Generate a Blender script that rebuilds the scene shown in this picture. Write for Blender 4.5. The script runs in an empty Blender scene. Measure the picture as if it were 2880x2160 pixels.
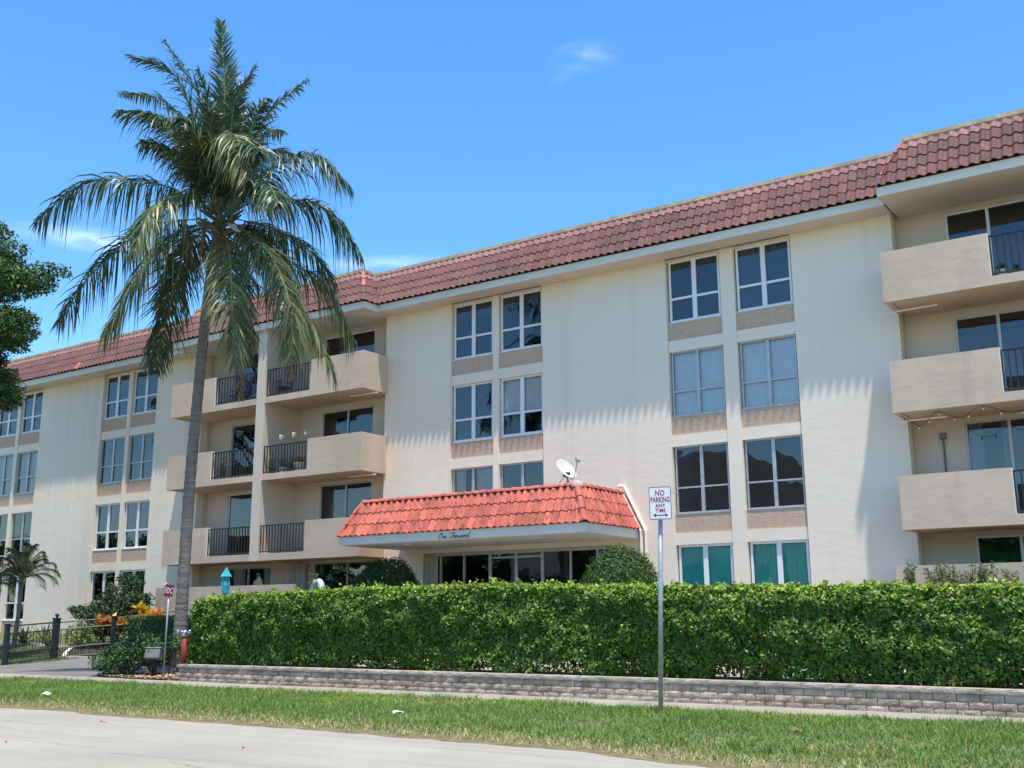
import bpy, math, random
import numpy as np
from mathutils import Vector, Matrix, noise
R_ = math.radians
random.seed(7); rng = np.random.default_rng(7)
scene = bpy.context.scene
COL = scene.collection

# ------------------------------------------------------------------ camera
CZ = 1.34
PITCH, YAW, ROLL = R_(12.366), R_(34.019), R_(-0.271)
Fv = Vector((-math.sin(YAW)*math.cos(PITCH), math.cos(YAW)*math.cos(PITCH), math.sin(PITCH)))
Rv = Vector((math.cos(YAW), math.sin(YAW), 0)); Uv = Rv.cross(Fv)
R2 = math.cos(ROLL)*Rv + math.sin(ROLL)*Uv; U2 = -math.sin(ROLL)*Rv + math.cos(ROLL)*Uv
cam = bpy.data.cameras.new('camera'); camo = bpy.data.objects.new('camera', cam); COL.objects.link(camo)
cam.sensor_width = 36; cam.lens = 36*3008.1/2880; cam.clip_end = 3000; cam.clip_start = .1
m = Matrix((R2, U2, -Fv)).transposed().to_4x4(); m.translation = (0, 0, CZ)
camo.matrix_world = m
scene.camera = camo

# ------------------------------------------------------------------ light
SUN_TO = Vector((1.0, -1.0, 5.6)).normalized()          # towards the sun
elev = math.asin(SUN_TO.z)
world = bpy.data.worlds.new('World'); scene.world = world; world.use_nodes = True
wn = world.node_tree.nodes; wl = world.node_tree.links
bg = wn['Background']
sky = wn.new('ShaderNodeTexSky'); sky.sky_type = 'NISHITA'; sky.sun_disc = False
sky.sun_elevation = elev
sky.sun_rotation = math.atan2(SUN_TO.x, SUN_TO.y)
sky.altitude = 0; sky.air_density = 1.0; sky.dust_density = 0.3; sky.ozone_density = 2.0
WISPS = [(-.516,.512,3,.045,.018,.17), (-.533,.503,35,.03,.012,.13), (-.985,.327,-1,.085,.013,.5), (-.92,.3225,-8,.08,.011,.4), (-.725,.326,4,.09,.009,.4), (-1.6,.35,5,.3,.03,.5), (.4,.5,10,.3,.05,.5), (1.8,.4,-8,.4,.05,.5), (2.9,.35,5,.5,.06,.6)]
hs = wn.new('ShaderNodeHueSaturation'); hs.inputs['Saturation'].default_value = 1.28; hs.inputs['Value'].default_value = 1.0
wl.new(sky.outputs[0], hs.inputs['Color'])
tint = wn.new('ShaderNodeMixRGB'); tint.blend_type = 'MULTIPLY'; tint.inputs[0].default_value = 1; tint.inputs[2].default_value = (.90, .985, 1.0, 1); wl.new(hs.outputs[0], tint.inputs[1])
# a few thin cirrus wisps, placed by azimuth and elevation on the sky dome
tc = wn.new('ShaderNodeTexCoord'); sep = wn.new('ShaderNodeSeparateXYZ'); wl.new(tc.outputs['Generated'], sep.inputs[0])
def wmath(op, a, b=None, clamp=False):
    n = wn.new('ShaderNodeMath'); n.operation = op; n.use_clamp = clamp
    for i, v in enumerate((a, b)):
        if v is None: continue
        if isinstance(v, (int, float)): n.inputs[i].default_value = v
        else: wl.new(v, n.inputs[i])
    return n.outputs[0]
az = wmath('ARCTAN2', sep.outputs[0], sep.outputs[1]); el = wmath('ARCSINE', sep.outputs[2])
cmb = wn.new('ShaderNodeCombineXYZ'); wl.new(az, cmb.inputs[0]); wl.new(el, cmb.inputs[1])
nz = wn.new('ShaderNodeTexNoise'); nz.inputs['Scale'].default_value = 22; nz.inputs['Detail'].default_value = 7; nz.inputs['Distortion'].default_value = .8
mpz = wn.new('ShaderNodeMapping'); mpz.inputs['Scale'].default_value = (1, 3.2, 1); mpz.inputs['Rotation'].default_value = (0, 0, R_(8)); wl.new(cmb.outputs[0], mpz.inputs[0]); wl.new(mpz.outputs[0], nz.inputs['Vector'])
tot = None
for (ca, ce, rot, la, le, amt) in WISPS:
    mp = wn.new('ShaderNodeMapping'); mp.vector_type = 'TEXTURE'
    mp.inputs['Location'].default_value = (ca, ce, 0); mp.inputs['Rotation'].default_value = (0, 0, R_(rot)); mp.inputs['Scale'].default_value = (la, le, 1)
    wl.new(cmb.outputs[0], mp.inputs[0])
    ln = wn.new('ShaderNodeVectorMath'); ln.operation = 'LENGTH'; wl.new(mp.outputs[0], ln.inputs[0])
    m_ = wmath('MAXIMUM', wmath('SUBTRACT', 1., ln.outputs['Value']), 0.); m_ = wmath('MULTIPLY', wmath('POWER', m_, 1.3), amt)
    tot = m_ if tot is None else wmath('ADD', tot, m_)
fac = wmath('MULTIPLY', tot, wmath('MULTIPLY', wmath('SUBTRACT', nz.outputs[0], .25), 2.2), True)
mx = wn.new('ShaderNodeMixRGB'); wl.new(fac, mx.inputs[0]); wl.new(tint.outputs[0], mx.inputs[1]); mx.inputs[2].default_value = (6.0, 7.0, 8.0, 1)
wl.new(mx.outputs[0], bg.inputs['Color'])
bg.inputs['Strength'].default_value = 0.142
sl = bpy.data.lights.new('sun', 'SUN'); sl.energy = 3.1; sl.angle = R_(1.0); sl.color = (1, .935, .83)
so = bpy.data.objects.new('sun', sl); COL.objects.link(so); so.location = (10, -10, 40)
so.rotation_euler = (-SUN_TO).to_track_quat('-Z', 'Y').to_euler()
scene.view_settings.view_transform = 'Standard'; scene.view_settings.look = 'None'
scene.view_settings.gamma = 1; scene.view_settings.use_curve_mapping = False
scene.view_settings.exposure = 1.0
scene.render.engine = 'CYCLES'
try:
    scene.cycles.max_bounces = 8; scene.cycles.transparent_max_bounces = 12
except Exception: pass

# ------------------------------------------------------------------ helpers
MATS = {}
def material(name, col, rough=.8, col2=None, nscale=3., ndetail=5, contrast=(.35, .65), bump=0., bscale=40., spec=.3,
             metal=0., streak=None, stretch=(1, 1, 1), attr=None, objrand=0., translucent=0., fine=0., bstretch=(1, 1, 1), bdist=.03):
    """procedural material: two colours mixed by noise in world position, optional streaks, bump, per-leaf colour attribute"""
    mt = bpy.data.materials.new(name); mt.use_nodes = True; nt = mt.node_tree; N = nt.nodes; L = nt.links
    b = N['Principled BSDF']; b.inputs['Roughness'].default_value = rough; b.inputs['Metallic'].default_value = metal
    b.inputs['Specular IOR Level'].default_value = spec
    geo = N.new('ShaderNodeNewGeometry'); pos = geo.outputs['Position']
    def nzt(scale, detail=4, st=(1, 1, 1), loc=(0, 0, 0)):
        mpn = N.new('ShaderNodeMapping'); mpn.inputs['Scale'].default_value = st; mpn.inputs['Location'].default_value = loc
        L.new(pos, mpn.inputs[0])
        t = N.new('ShaderNodeTexNoise'); t.inputs['Scale'].default_value = scale; t.inputs['Detail'].default_value = detail
        L.new(mpn.outputs[0], t.inputs['Vector']); return t.outputs[0]
    def ramp(fac, lo, hi):
        r = N.new('ShaderNodeMapRange'); r.inputs['From Min'].default_value = lo; r.inputs['From Max'].default_value = hi
        L.new(fac, r.inputs['Value']); return r.outputs[0]
    def mix(fac, a, c, mode='MIX'):
        x = N.new('ShaderNodeMixRGB'); x.blend_type = mode
        for i, v in enumerate((fac, a, c)):
            if isinstance(v, (int, float)): x.inputs[i].default_value = v
            elif isinstance(v, tuple): x.inputs[i].default_value = (*v, 1) if len(v) == 3 else v
            else: L.new(v, x.inputs[i])
        return x.outputs[0]
    if attr:
        a = N.new('ShaderNodeAttribute'); a.attribute_name = attr; out = a.outputs['Color']
    else:
        rgb = N.new('ShaderNodeRGB'); rgb.outputs[0].default_value = (*col, 1); out = rgb.outputs[0]
    if col2 is not None:
        out = mix(ramp(nzt(nscale, ndetail, stretch), *contrast), out, col2)
    if streak:
        scol, amt, sst, lo, hi = streak
        f = ramp(nzt(1., 4, sst, (5, 3, 1)), lo, hi)
        f2 = N.new('ShaderNodeMath'); f2.operation = 'MULTIPLY'; f2.inputs[1].default_value = amt; L.new(f, f2.inputs[0])
        out = mix(f2.outputs[0], out, scol)
    if fine:
        f = ramp(nzt(160, 3), .3, .7)
        k = N.new('ShaderNodeMapRange'); k.inputs['To Min'].default_value = 1-fine; k.inputs['To Max'].default_value = 1+fine*.5; L.new(f, k.inputs['Value'])
        out = mix(1., out, k.outputs[0], 'MULTIPLY')
    if objrand:
        oi = N.new('ShaderNodeObjectInfo'); k = N.new('ShaderNodeMapRange'); k.inputs['To Min'].default_value = 1-objrand; k.inputs['To Max'].default_value = 1+objrand*.6
        L.new(oi.outputs['Random'], k.inputs['Value']); out = mix(1., out, k.outputs[0], 'MULTIPLY')
    L.new(out, b.inputs['Base Color'])
    if bump:
        bn = N.new('ShaderNodeBump'); bn.inputs['Strength'].default_value = bump; bn.inputs['Distance'].default_value = bdist
        L.new(nzt(bscale, 4, bstretch), bn.inputs['Height']); L.new(bn.outputs[0], b.inputs['Normal'])
    if translucent:
        tr = N.new('ShaderNodeBsdfTranslucent'); L.new(out, tr.inputs['Color'])
        ms = N.new('ShaderNodeMixShader'); ms.inputs[0].default_value = translucent
        L.new(b.outputs[0], ms.inputs[1]); L.new(tr.outputs[0], ms.inputs[2]); L.new(ms.outputs[0], N['Material Output'].inputs['Surface'])
    MATS[name] = mt
    return mt

def glass(name, tint, refl=.06, ior=1.5, wav=.006):
    mt = bpy.data.materials.new(name); mt.use_nodes = True; nt = mt.node_tree; N = nt.nodes; L = nt.links
    N.remove(N['Principled BSDF'])
    tr = N.new('ShaderNodeBsdfTransparent'); tr.inputs['Color'].default_value = (*tint, 1)
    gl = N.new('ShaderNodeBsdfGlossy'); gl.inputs['Roughness'].default_value = .015; gl.inputs['Color'].default_value = (.95, .97, 1, 1)
    fr = N.new('ShaderNodeFresnel'); fr.inputs['IOR'].default_value = ior
    ad = N.new('ShaderNodeMath'); ad.operation = 'ADD'; ad.inputs[1].default_value = refl; ad.use_clamp = True; L.new(fr.outputs[0], ad.inputs[0])
    geo = N.new('ShaderNodeNewGeometry'); t = N.new('ShaderNodeTexNoise'); t.inputs['Scale'].default_value = 1.7; t.inputs['Detail'].default_value = 1
    L.new(geo.outputs['Position'], t.inputs['Vector'])
    bn = N.new('ShaderNodeBump'); bn.inputs['Strength'].default_value = .5; bn.inputs['Distance'].default_value = wav; L.new(t.outputs[0], bn.inputs['Height'])
    L.new(bn.outputs[0], gl.inputs['Normal'])
    ms = N.new('ShaderNodeMixShader'); L.new(ad.outputs[0], ms.inputs[0]); L.new(tr.outputs[0], ms.inputs[1]); L.new(gl.outputs[0], ms.inputs[2])
    L.new(ms.outputs[0], N['Material Output'].inputs['Surface'])
    MATS[name] = mt; return mt

class MB:
    """mesh builder"""
    def __init__(s): s.v = []; s.f = []
    def quad(s, a, b, c, d):
        n = len(s.v); s.v += [tuple(a), tuple(b), tuple(c), tuple(d)]; s.f.append((n, n+1, n+2, n+3)); return s
    def box(s, x0, x1, y0, y1, z0, z1):
        n = len(s.v)
        s.v += [(x0,y0,z0),(x1,y0,z0),(x1,y1,z0),(x0,y1,z0),(x0,y0,z1),(x1,y0,z1),(x1,y1,z1),(x0,y1,z1)]
        s.f += [(n+3,n+2,n+1,n),(n+4,n+5,n+6,n+7),(n,n+1,n+5,n+4),(n+1,n+2,n+6,n+5),(n+2,n+3,n+7,n+6),(n+3,n,n+4,n+7)]
        return s
    def cbox(s, x0, x1, y0, y1, z0, z1, c=.01):
        """chamfered box"""
        n = len(s.v)
        for (x, sx) in ((x0, 1), (x1, -1)):
            for (y, sy) in ((y0, 1), (y1, -1)):
                for (z, sz) in ((z0, 1), (z1, -1)):
                    s.v += [(x, y+sy*c, z+sz*c), (x+sx*c, y, z+sz*c), (x+sx*c, y+sy*c, z)]
        def i(a, b, d, k): return n+((a*2+b)*2+d)*3+k
        s.f += [(i(0,0,0,0), i(0,0,1,0), i(0,1,1,0), i(0,1,0,0)), (i(1,0,0,0), i(1,1,0,0), i(1,1,1,0), i(1,0,1,0)),
                (i(0,0,0,1), i(1,0,0,1), i(1,0,1,1), i(0,0,1,1)), (i(0,1,0,1), i(0,1,1,1), i(1,1,1,1), i(1,1,0,1)),
                (i(0,0,0,2), i(0,1,0,2), i(1,1,0,2), i(1,0,0,2)), (i(0,0,1,2), i(1,0,1,2), i(1,1,1,2), i(0,1,1,2))]
        for b in (0, 1):
            for d in (0, 1):
                s.f.append((i(0,b,d,1), i(1,b,d,1), i(1,b,d,2), i(0,b,d,2)))
                s.f.append((i(b,0,d,0), i(b,1,d,0), i(b,1,d,2), i(b,0,d,2)))
                s.f.append((i(b,d,0,0), i(b,d,1,0), i(b,d,1,1), i(b,d,0,1)))
        for a in (0, 1):
            for b in (0, 1):
                for d in (0, 1): s.f.append((i(a,b,d,0), i(a,b,d,1), i(a,b,d,2)))
        return s
    def tube(s, pts, r, n=8, cap=True, flat=1.):
        pts = [Vector(p) for p in pts]; rs = r if isinstance(r, (list, tuple)) else [r]*len(pts)
        st = len(s.v); up = Vector((0, 0, 1)); prev = None
        for k, p in enumerate(pts):
            t = (pts[min(k+1, len(pts)-1)] - pts[max(k-1, 0)]).normalized()
            a = prev if prev is not None else (up if abs(t.z) < .9 else Vector((1, 0, 0)))
            a = (a - t*a.dot(t)).normalized(); prev = a; b = t.cross(a)
            for j in range(n):
                th = 2*math.pi*j/n
                q = p + (a*math.cos(th)*flat + b*math.sin(th))*rs[k]; s.v.append(tuple(q))
        for k in range(len(pts)-1):
            for j in range(n):
                s.f.append((st+k*n+j, st+k*n+(j+1) % n, st+(k+1)*n+(j+1) % n, st+(k+1)*n+j))
        if cap:
            s.f.append(tuple(st+j for j in range(n))[::-1]); s.f.append(tuple(st+(len(pts)-1)*n+j for j in range(n)))
        return s
    def lathe(s, prof, c=(0, 0, 0), n=16):
        st = len(s.v)
        for (r, z) in prof:
            for j in range(n):
                th = 2*math.pi*j/n; s.v.append((c[0]+r*math.cos(th), c[1]+r*math.sin(th), c[2]+z))
        for k in range(len(prof)-1):
            for j in range(n): s.f.append((st+k*n+j, st+k*n+(j+1) % n, st+(k+1)*n+(j+1) % n, st+(k+1)*n+j))
        return s
    def prism(s, poly, z0, z1):
        n = len(s.v); k = len(poly)
        s.v += [(x, y, z0) for x, y in poly] + [(x, y, z1) for x, y in poly]
        s.f.append(tuple(n+i for i in range(k))[::-1]); s.f.append(tuple(n+k+i for i in range(k)))
        for i in range(k): s.f.append((n+i, n+(i+1) % k, n+k+(i+1) % k, n+k+i))
        return s
    def mesh(s, name, smooth=False):
        me = bpy.data.meshes.new(name); me.from_pydata(s.v, [], s.f); me.update()
        if smooth: me.polygons.foreach_set('use_smooth', [True]*len(me.polygons))
        return me
    def build(s, name, mat, parent=None, smooth=False, label=None):
        return place(name, s.mesh(name, smooth), mat, parent, label)

def place(name, me, mat, parent=None, label=None, mw=None):
    o = bpy.data.objects.new(name, me); COL.objects.link(o)
    if mat is not None and not me.materials: me.materials.append(mat if not isinstance(mat, str) else MATS[mat])
    if parent is not None: o.parent = parent; o.matrix_parent_inverse = parent_inv(parent)
    if mw is not None: o.matrix_world = mw
    if label: o['label'] = label
    return o
def world_of(o):
    mm = Matrix.LocRotScale(o.location, o.rotation_euler, o.scale)
    if o.parent: return world_of(o.parent) @ o.matrix_parent_inverse @ mm
    return mm
def parent_inv(p): return world_of(p).inverted()
def tag(o, label, cat=None, group=None, kind=None):
    if label: o['label'] = label
    if cat: o['category'] = cat
    if group: o['group'] = group
    if kind: o['kind'] = kind
    return o
def thing(name, loc, label, cat, group=None):
    o = bpy.data.objects.new(name, None); COL.objects.link(o); o.location = loc; o.empty_display_size = .2
    return tag(o, label, cat, group)
def structure(name, mb, mat, parent=None):
    o = mb.build(name, mat, parent)
    o['kind'] = 'structure'; return o
def npmesh(name, V, Fq, mat, parent=None, cols=None, smooth=False):
    """fast mesh from arrays; all faces the same size; cols = colour per face"""
    me = bpy.data.meshes.new(name); nv = len(V); nf, k = Fq.shape
    me.vertices.add(nv); me.vertices.foreach_set('co', V.astype(np.float32).ravel())
    me.loops.add(nf*k); me.loops.foreach_set('vertex_index', Fq.astype(np.int32).ravel())
    me.polygons.add(nf); me.polygons.foreach_set('loop_start', np.arange(0, nf*k, k, dtype=np.int32))
    me.update(calc_edges=True)
    if cols is not None:
        at = me.attributes.new('leafcol', 'FLOAT_COLOR', 'FACE')
        at.data.foreach_set('color', np.concatenate([cols, np.ones((nf, 1))], 1).astype(np.float32).ravel())
    if smooth: me.polygons.foreach_set('use_smooth', np.ones(nf, bool))
    return place(name, me, mat, parent)

def leaves(name, P, Nrm, size, mat, parent, cols, aspect=.55, fold=.25, jitter=.7, droop=.25):
    """one folded leaf (four triangles) at each point"""
    n = len(P); Nn = Nrm + rng.normal(0, jitter, (n, 3)); Nn /= np.linalg.norm(Nn, axis=1)[:, None]
    a = rng.normal(0, 1, (n, 3)); a[:, 2] -= droop*2
    a -= Nn*(a*Nn).sum(1)[:, None]; a /= np.linalg.norm(a, axis=1)[:, None]
    b = np.cross(Nn, a); S = size[:, None] if hasattr(size, '__len__') else np.full((n, 1), size)
    S = S*rng.uniform(.65, 1.25, (n, 1)); w = S*aspect*.5
    base = P - a*S*.45; tip = P + a*S*.55 - Nn*S*.10
    mid = P - a*S*.05 + Nn*S*.05
    l = P - a*S*.08 + b*w - Nn*w*fold; r = P - a*S*.08 - b*w - Nn*w*fold
    V = np.stack([base, l, tip, r, mid], 1).reshape(-1, 3)
    k = np.arange(n)[:, None]*5
    Fq = np.concatenate([k+[0, 4, 1], k+[1, 4, 2], k+[2, 4, 3], k+[3, 4, 0]], 1).reshape(-1, 3)
    return npmesh(name, V, Fq, mat, parent, np.repeat(cols, 4, 0))

def palette(n, cs, ws, var=.15):
    cs = np.array(cs); i = rng.choice(len(cs), n, p=np.array(ws)/sum(ws))
    return np.clip(cs[i]*rng.uniform(1-var, 1+var, (n, 1))*rng.uniform(1-var*.4, 1+var*.4, (n, 3)), 0, 1)

def text_mesh(txt, size, extrude=.002, offset=0., space=1., xs=1.):
    c = bpy.data.curves.new('lettering', 'FONT'); c.body = txt; c.size = size; c.extrude = extrude; c.offset = offset
    c.align_x = 'CENTER'; c.align_y = 'CENTER'; c.space_character = space; c.resolution_u = 3
    o = bpy.data.objects.new('lettering_curve', c); COL.objects.link(o)
    me = bpy.data.meshes.new_from_object(o.evaluated_get(bpy.context.evaluated_depsgraph_get()))
    bpy.data.objects.remove(o); bpy.data.curves.remove(c)
    me.name = 'lettering'
    if xs != 1: me.transform(Matrix.Diagonal((xs, 1, 1, 1)))
    return me

def H(x, y):
    """terrain height"""
    h = 0.0
    if y > 16.6: h = .87*min(1, max(0, (y-16.6)/9.6))**2.5
    return h

# ------------------------------------------------------------------ materials
stucco = material('stucco_cream', (.90, .775, .63), .9, (.84, .72, .58), .35, 8, (.3, .72), bump=.22, bscale=2.3, bstretch=(1, 1, 2.2), bdist=.03, spec=.15, streak=((.58, .51, .41), .34, (2.6, 2.6, .12), .54, .84), fine=.07)
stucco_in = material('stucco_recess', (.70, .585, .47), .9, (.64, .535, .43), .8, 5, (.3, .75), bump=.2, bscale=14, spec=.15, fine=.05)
tan = material('stucco_tan', (.65, .505, .375), .9, (.54, .415, .31), .9, 8, (.35, .72), bump=.28, bscale=2.6, bstretch=(1, 1, 1.8), bdist=.03, spec=.15, fine=.06, streak=((.42, .34, .27), .5, (2.2, 2.2, .45), .54, .8))
spandrel = material('rough_render_brown', (.62, .445, .325), .95, (.52, .37, .27), 7, 6, (.3, .7), bump=.5, bscale=28, spec=.1)
white = material('painted_trim', (.78, .74, .66), .6, (.70, .66, .58), 2, 5, (.3, .8), spec=.3, fine=.03)
soffit = material('soffit_paint', (.74, .65, .55), .85, (.68, .59, .50), 1.5, 4, spec=.15)
frame_w = material('frame_white', (.78, .79, .80), .45, spec=.4)
frame_g = material('frame_aluminium', (.52, .53, .53), .4, (.42, .43, .43), 8, 3, spec=.5, metal=.3)
frame_b = material('frame_bronze', (.40, .37, .32), .5, spec=.4)
sealant = material('joint_sealant', (.80, .77, .68), .7)
gl_dark = glass('glass_clear', (.50, .58, .64), .05)
gl_light = glass('glass_light', (.88, .91, .93), .03)
gl_teal = glass('glass_teal', (.30, .80, .72), .05)
gl_grey = glass('glass_grey', (.30, .35, .37), .05)
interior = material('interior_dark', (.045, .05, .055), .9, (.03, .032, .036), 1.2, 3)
blind_w = material('blind_white', (.82, .83, .84), .7, (.77, .78, .79), 3, 3)
blind_g = material('blind_grey', (.20, .21, .22), .7, (.17, .18, .19), 3, 3)
blind_d = material('blind_dark', (.10, .11, .12), .6)
curtain = material('curtain_cloth', (.78, .76, .71), .9, (.70, .68, .64), 5, 3, translucent=.2)
curtain_d = material('curtain_dark', (.09, .10, .12), .9, (.06, .07, .085), 5, 3)
tile_old = material('weathered_clay_tile', (.225, .105, .092), .85, (.155, .082, .077), 1.0, 6, (.35, .68), bump=.3, bscale=60, spec=.2, streak=((.42, .27, .25), .45, (24, 24, 1.2), .55, .76), objrand=.22, fine=.1)
tile_top = material('pale_clay_tile', (.36, .185, .165), .85, (.27, .14, .13), 3, 5, (.35, .7), bump=.3, bscale=60, spec=.2, objrand=.14, fine=.1)
tile_red = material('salmon_clay_tile', (.62, .165, .115), .8, (.50, .135, .10), 2.2, 5, (.35, .68), bump=.25, bscale=60, spec=.25, streak=((.12, .055, .05), .8, (13, 13, .9), .53, .70), objrand=.24, fine=.08)
tile_bright = material('new_red_tile', (.55, .17, .14), .7, (.48, .15, .125), 4, 4, bump=.2, bscale=60)
mortar = material('mortar', (.35, .20, .17), .95, (.18, .11, .10), 8, 5, bump=.6, bscale=40)
mortar_pale = material('mortar_pale', (.72, .47, .42), .95, (.6, .36, .32), 12, 4, bump=.8, bscale=40)
deck = material('roof_underlay', (.055, .038, .036), .95)
coping = material('stained_coping', (.70, .49, .29), .9, (.50, .36, .21), 2.5, 6, (.4, .62), bump=.4, bscale=30, streak=((.30, .23, .14), .5, (6, 6, 2), .57, .74))
flashing = material('dark_flashing', (.115, .072, .072), .8, (.08, .052, .052), 4, 4)
black_metal = material('black_paint', (.018, .019, .022), .45, (.03, .03, .032), 20, 3, spec=.4)
fence_metal = material('fence_paint', (.020, .026, .032), .5, (.032, .036, .038), 12, 3, spec=.4)
galv = material('galvanised_steel', (.50, .52, .53), .45, (.38, .40, .41), 14, 4, metal=.55, spec=.5)
chrome = material('chrome', (.75, .76, .78), .18, metal=1.)
sign_white = material('sign_white', (.78, .80, .82), .4, (.74, .76, .78), 6, 3, spec=.4)
sign_red = material('sign_red', (.24, .018, .026), .5, spec=.4)
sign_maroon = material('sign_maroon', (.20, .014, .025), .5, spec=.4)
letter_black = material('letter_black', (.015, .015, .015), .5)
pipe_red = material('pipe_red', (.32, .045, .03), .6, (.20, .05, .04), 14, 5)
grey_box = material('grey_enclosure', (.19, .21, .20), .6, (.14, .16, .15), 9, 4)
road_m = material('pale_asphalt', (.46, .42, .345), .95, (.37, .34, .285), .45, 8, (.32, .68), bump=.6, bscale=90, spec=.2, fine=.32, streak=((.30, .275, .23), .6, (.22, 2.6, 1), .50, .74))
crack_m = material('crack_filler', (.12, .115, .11), .95)
conc = material('sidewalk_concrete', (.38, .34, .275), .92, (.28, .25, .205), 1.3, 7, (.3, .7), bump=.35, bscale=60, spec=.2, fine=.14)
conc_d = material('driveway_asphalt', (.21, .198, .185), .95, (.155, .148, .14), 1.1, 7, (.3, .7), bump=.4, bscale=70, fine=.25)
edge_m = material('edging_concrete', (.62, .59, .53), .9, (.5, .48, .43), 4, 4)
soil = material('soil', (.075, .055, .04), .98, (.05, .038, .028), 7, 6, bump=1., bscale=30)
ground_m = material('ground_turf', (.10, .125, .040), .98, (.15, .145, .06), 1.6, 7, (.35, .65), bump=.8, bscale=40)
verge_m = material('verge_soil', (.27, .22, .12), .98, (.15, .15, .06), 5, 7, (.35, .65), bump=.8, bscale=60)
block_m = material('split_face_block', (.55, .455, .36), .95, (.32, .265, .21), 5, 6, (.36, .62), bump=.7, bscale=26, spec=.15, objrand=.22, fine=.15)
cap_m = material('cap_block', (.52, .45, .365), .95, (.36, .31, .25), 5, 6, (.36, .62), bump=.5, bscale=30, spec=.15, objrand=.12, fine=.15)
bark_palm = material('palm_bark', (.235, .205, .18), .95, (.15, .13, .115), 2, 6, (.35, .65), bump=.8, bscale=22, stretch=(1, 1, 7))
bark = material('bark', (.10, .08, .06), .95, (.06, .05, .04), 8, 6, bump=1., bscale=20)
leaf_m = material('hedge_leaf', (.1, .2, .05), .42, attr='leafcol', spec=.35, translucent=.28)
leaf_far = material('tree_leaf', (.1, .2, .05), .5, attr='leafcol', spec=.3, translucent=.22)
palm_m = material('palm_leaflet', (.1, .2, .05), .40, attr='leafcol', spec=.45, translucent=.18)
grass_m = material('grass_blade', (.1, .2, .05), .55, attr='leafcol', spec=.25, translucent=.3)
chip_m = material('mulch_chip', (.1, .1, .1), .95, attr='leafcol', spec=.1)
rachis_m = material('frond_stalk', (.30, .27, .10), .6, (.22, .21, .08), 4, 4)
teal_m = material('teal_canvas', (.07, .47, .52), .8, (.05, .40, .45), 5, 4)
stone_w = material('white_glaze', (.62, .68, .72), .35, (.45, .58, .66), 7, 5, (.4, .7))
plastic_navy = material('navy_plastic', (.018, .024, .04), .5)
fabric_blue = material('blue_sling', (.05, .12, .23), .8, (.04, .09, .18), 6, 4)
terracotta = material('terracotta', (.36, .13, .08), .8, (.28, .10, .06), 8, 4)
pot_white = material('pot_white', (.62, .61, .58), .6)
pot_dark = material('pot_dark', (.045, .05, .05), .6)
lens_m = material('lens_frosted', (.62, .62, .58), .4)
paper_m = material('paper_white', (.72, .74, .76), .7)
dry_m = material('dry_leaf', (.22, .13, .06), .9)
dish_m = material('dish_paint', (.60, .60, .575), .5, (.54, .54, .52), 6, 3)
dish_g = material('dish_grey', (.32, .32, .31), .5)

# ================================================================== GROUND
Y0 = 26.353; YB = 25.15; YR = 26.86
ROAD_Y = 10.05; WALK0, WALK1 = 14.86, 16.10
def grid_sheet(x0, x1, y0, y1, nx, ny, zf):
    mb = MB(); xs = np.linspace(x0, x1, nx+1); ys = np.linspace(y0, y1, ny+1)
    for y in ys:
        for x in xs: mb.v.append((x, y, zf(x, y)))
    for j in range(ny):
        for i in range(nx):
            a = j*(nx+1)+i; mb.f.append((a, a+1, a+nx+2, a+nx+1))
    return mb
g = MB()
ysn = [-900, -300, -60, -20, 0, 9, 16.0, 16.6, 17, 17.5, 18, 18.6, 19.2, 19.8, 20.5, 21.2, 22, 22.8, 23.6, 24.5, 25.4, 26.3, 40, 120, 900]
xsn = [-900, -300, -120, -60, -45, -35, -25, -20, -10, 0, 10, 40, 300, 900]
for y in ysn:
    for x in xsn: g.v.append((x, y, H(x, y)-.03))
for j in range(len(ysn)-1):
    for i in range(len(xsn)-1):
        a = j*len(xsn)+i; g.f.append((a, a+1, a+len(xsn)+1, a+len(xsn)))
structure('ground', g, ground_m)
road = structure('road', grid_sheet(-160, 160, 1.2, ROAD_Y+.25, 8, 1, lambda x, y: -.012), road_m)
# road cracks as thin filled lines
def crackline(pts, w=.012):
    mb = MB(); P = []
    for k in range(len(pts)-1):
        a, b = Vector(pts[k]), Vector(pts[k+1]); n = max(2, int((b-a).length/.12))
        for i in range(n): P.append(a.lerp(b, i/n) + Vector((random.uniform(-.02, .02), random.uniform(-.03, .03))))
    for k in range(len(P)-1):
        d = (P[k+1]-P[k]).normalized(); nn = Vector((-d.y, d.x)); w0 = w*random.uniform(.3, 1.1); w1 = w*random.uniform(.3, 1.1)
        mb.quad((*(P[k]-nn*w0), -.008), (*(P[k]+nn*w0), -.008), (*(P[k+1]+nn*w1), -.008), (*(P[k+1]-nn*w1), -.008))
    return mb
for pts in ([(-12.4, 7.6), (-10.4, 7.55)], [(-10.1, 7.35), (-8.4, 7.45)], [(-9.0, 7.2), (-7.7, 7.05), (-6.0, 7.1)], [(-14.6, 8.9), (-13.2, 8.8)]):
    o = crackline(pts, .004).build('crack', crack_m, road)
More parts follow.
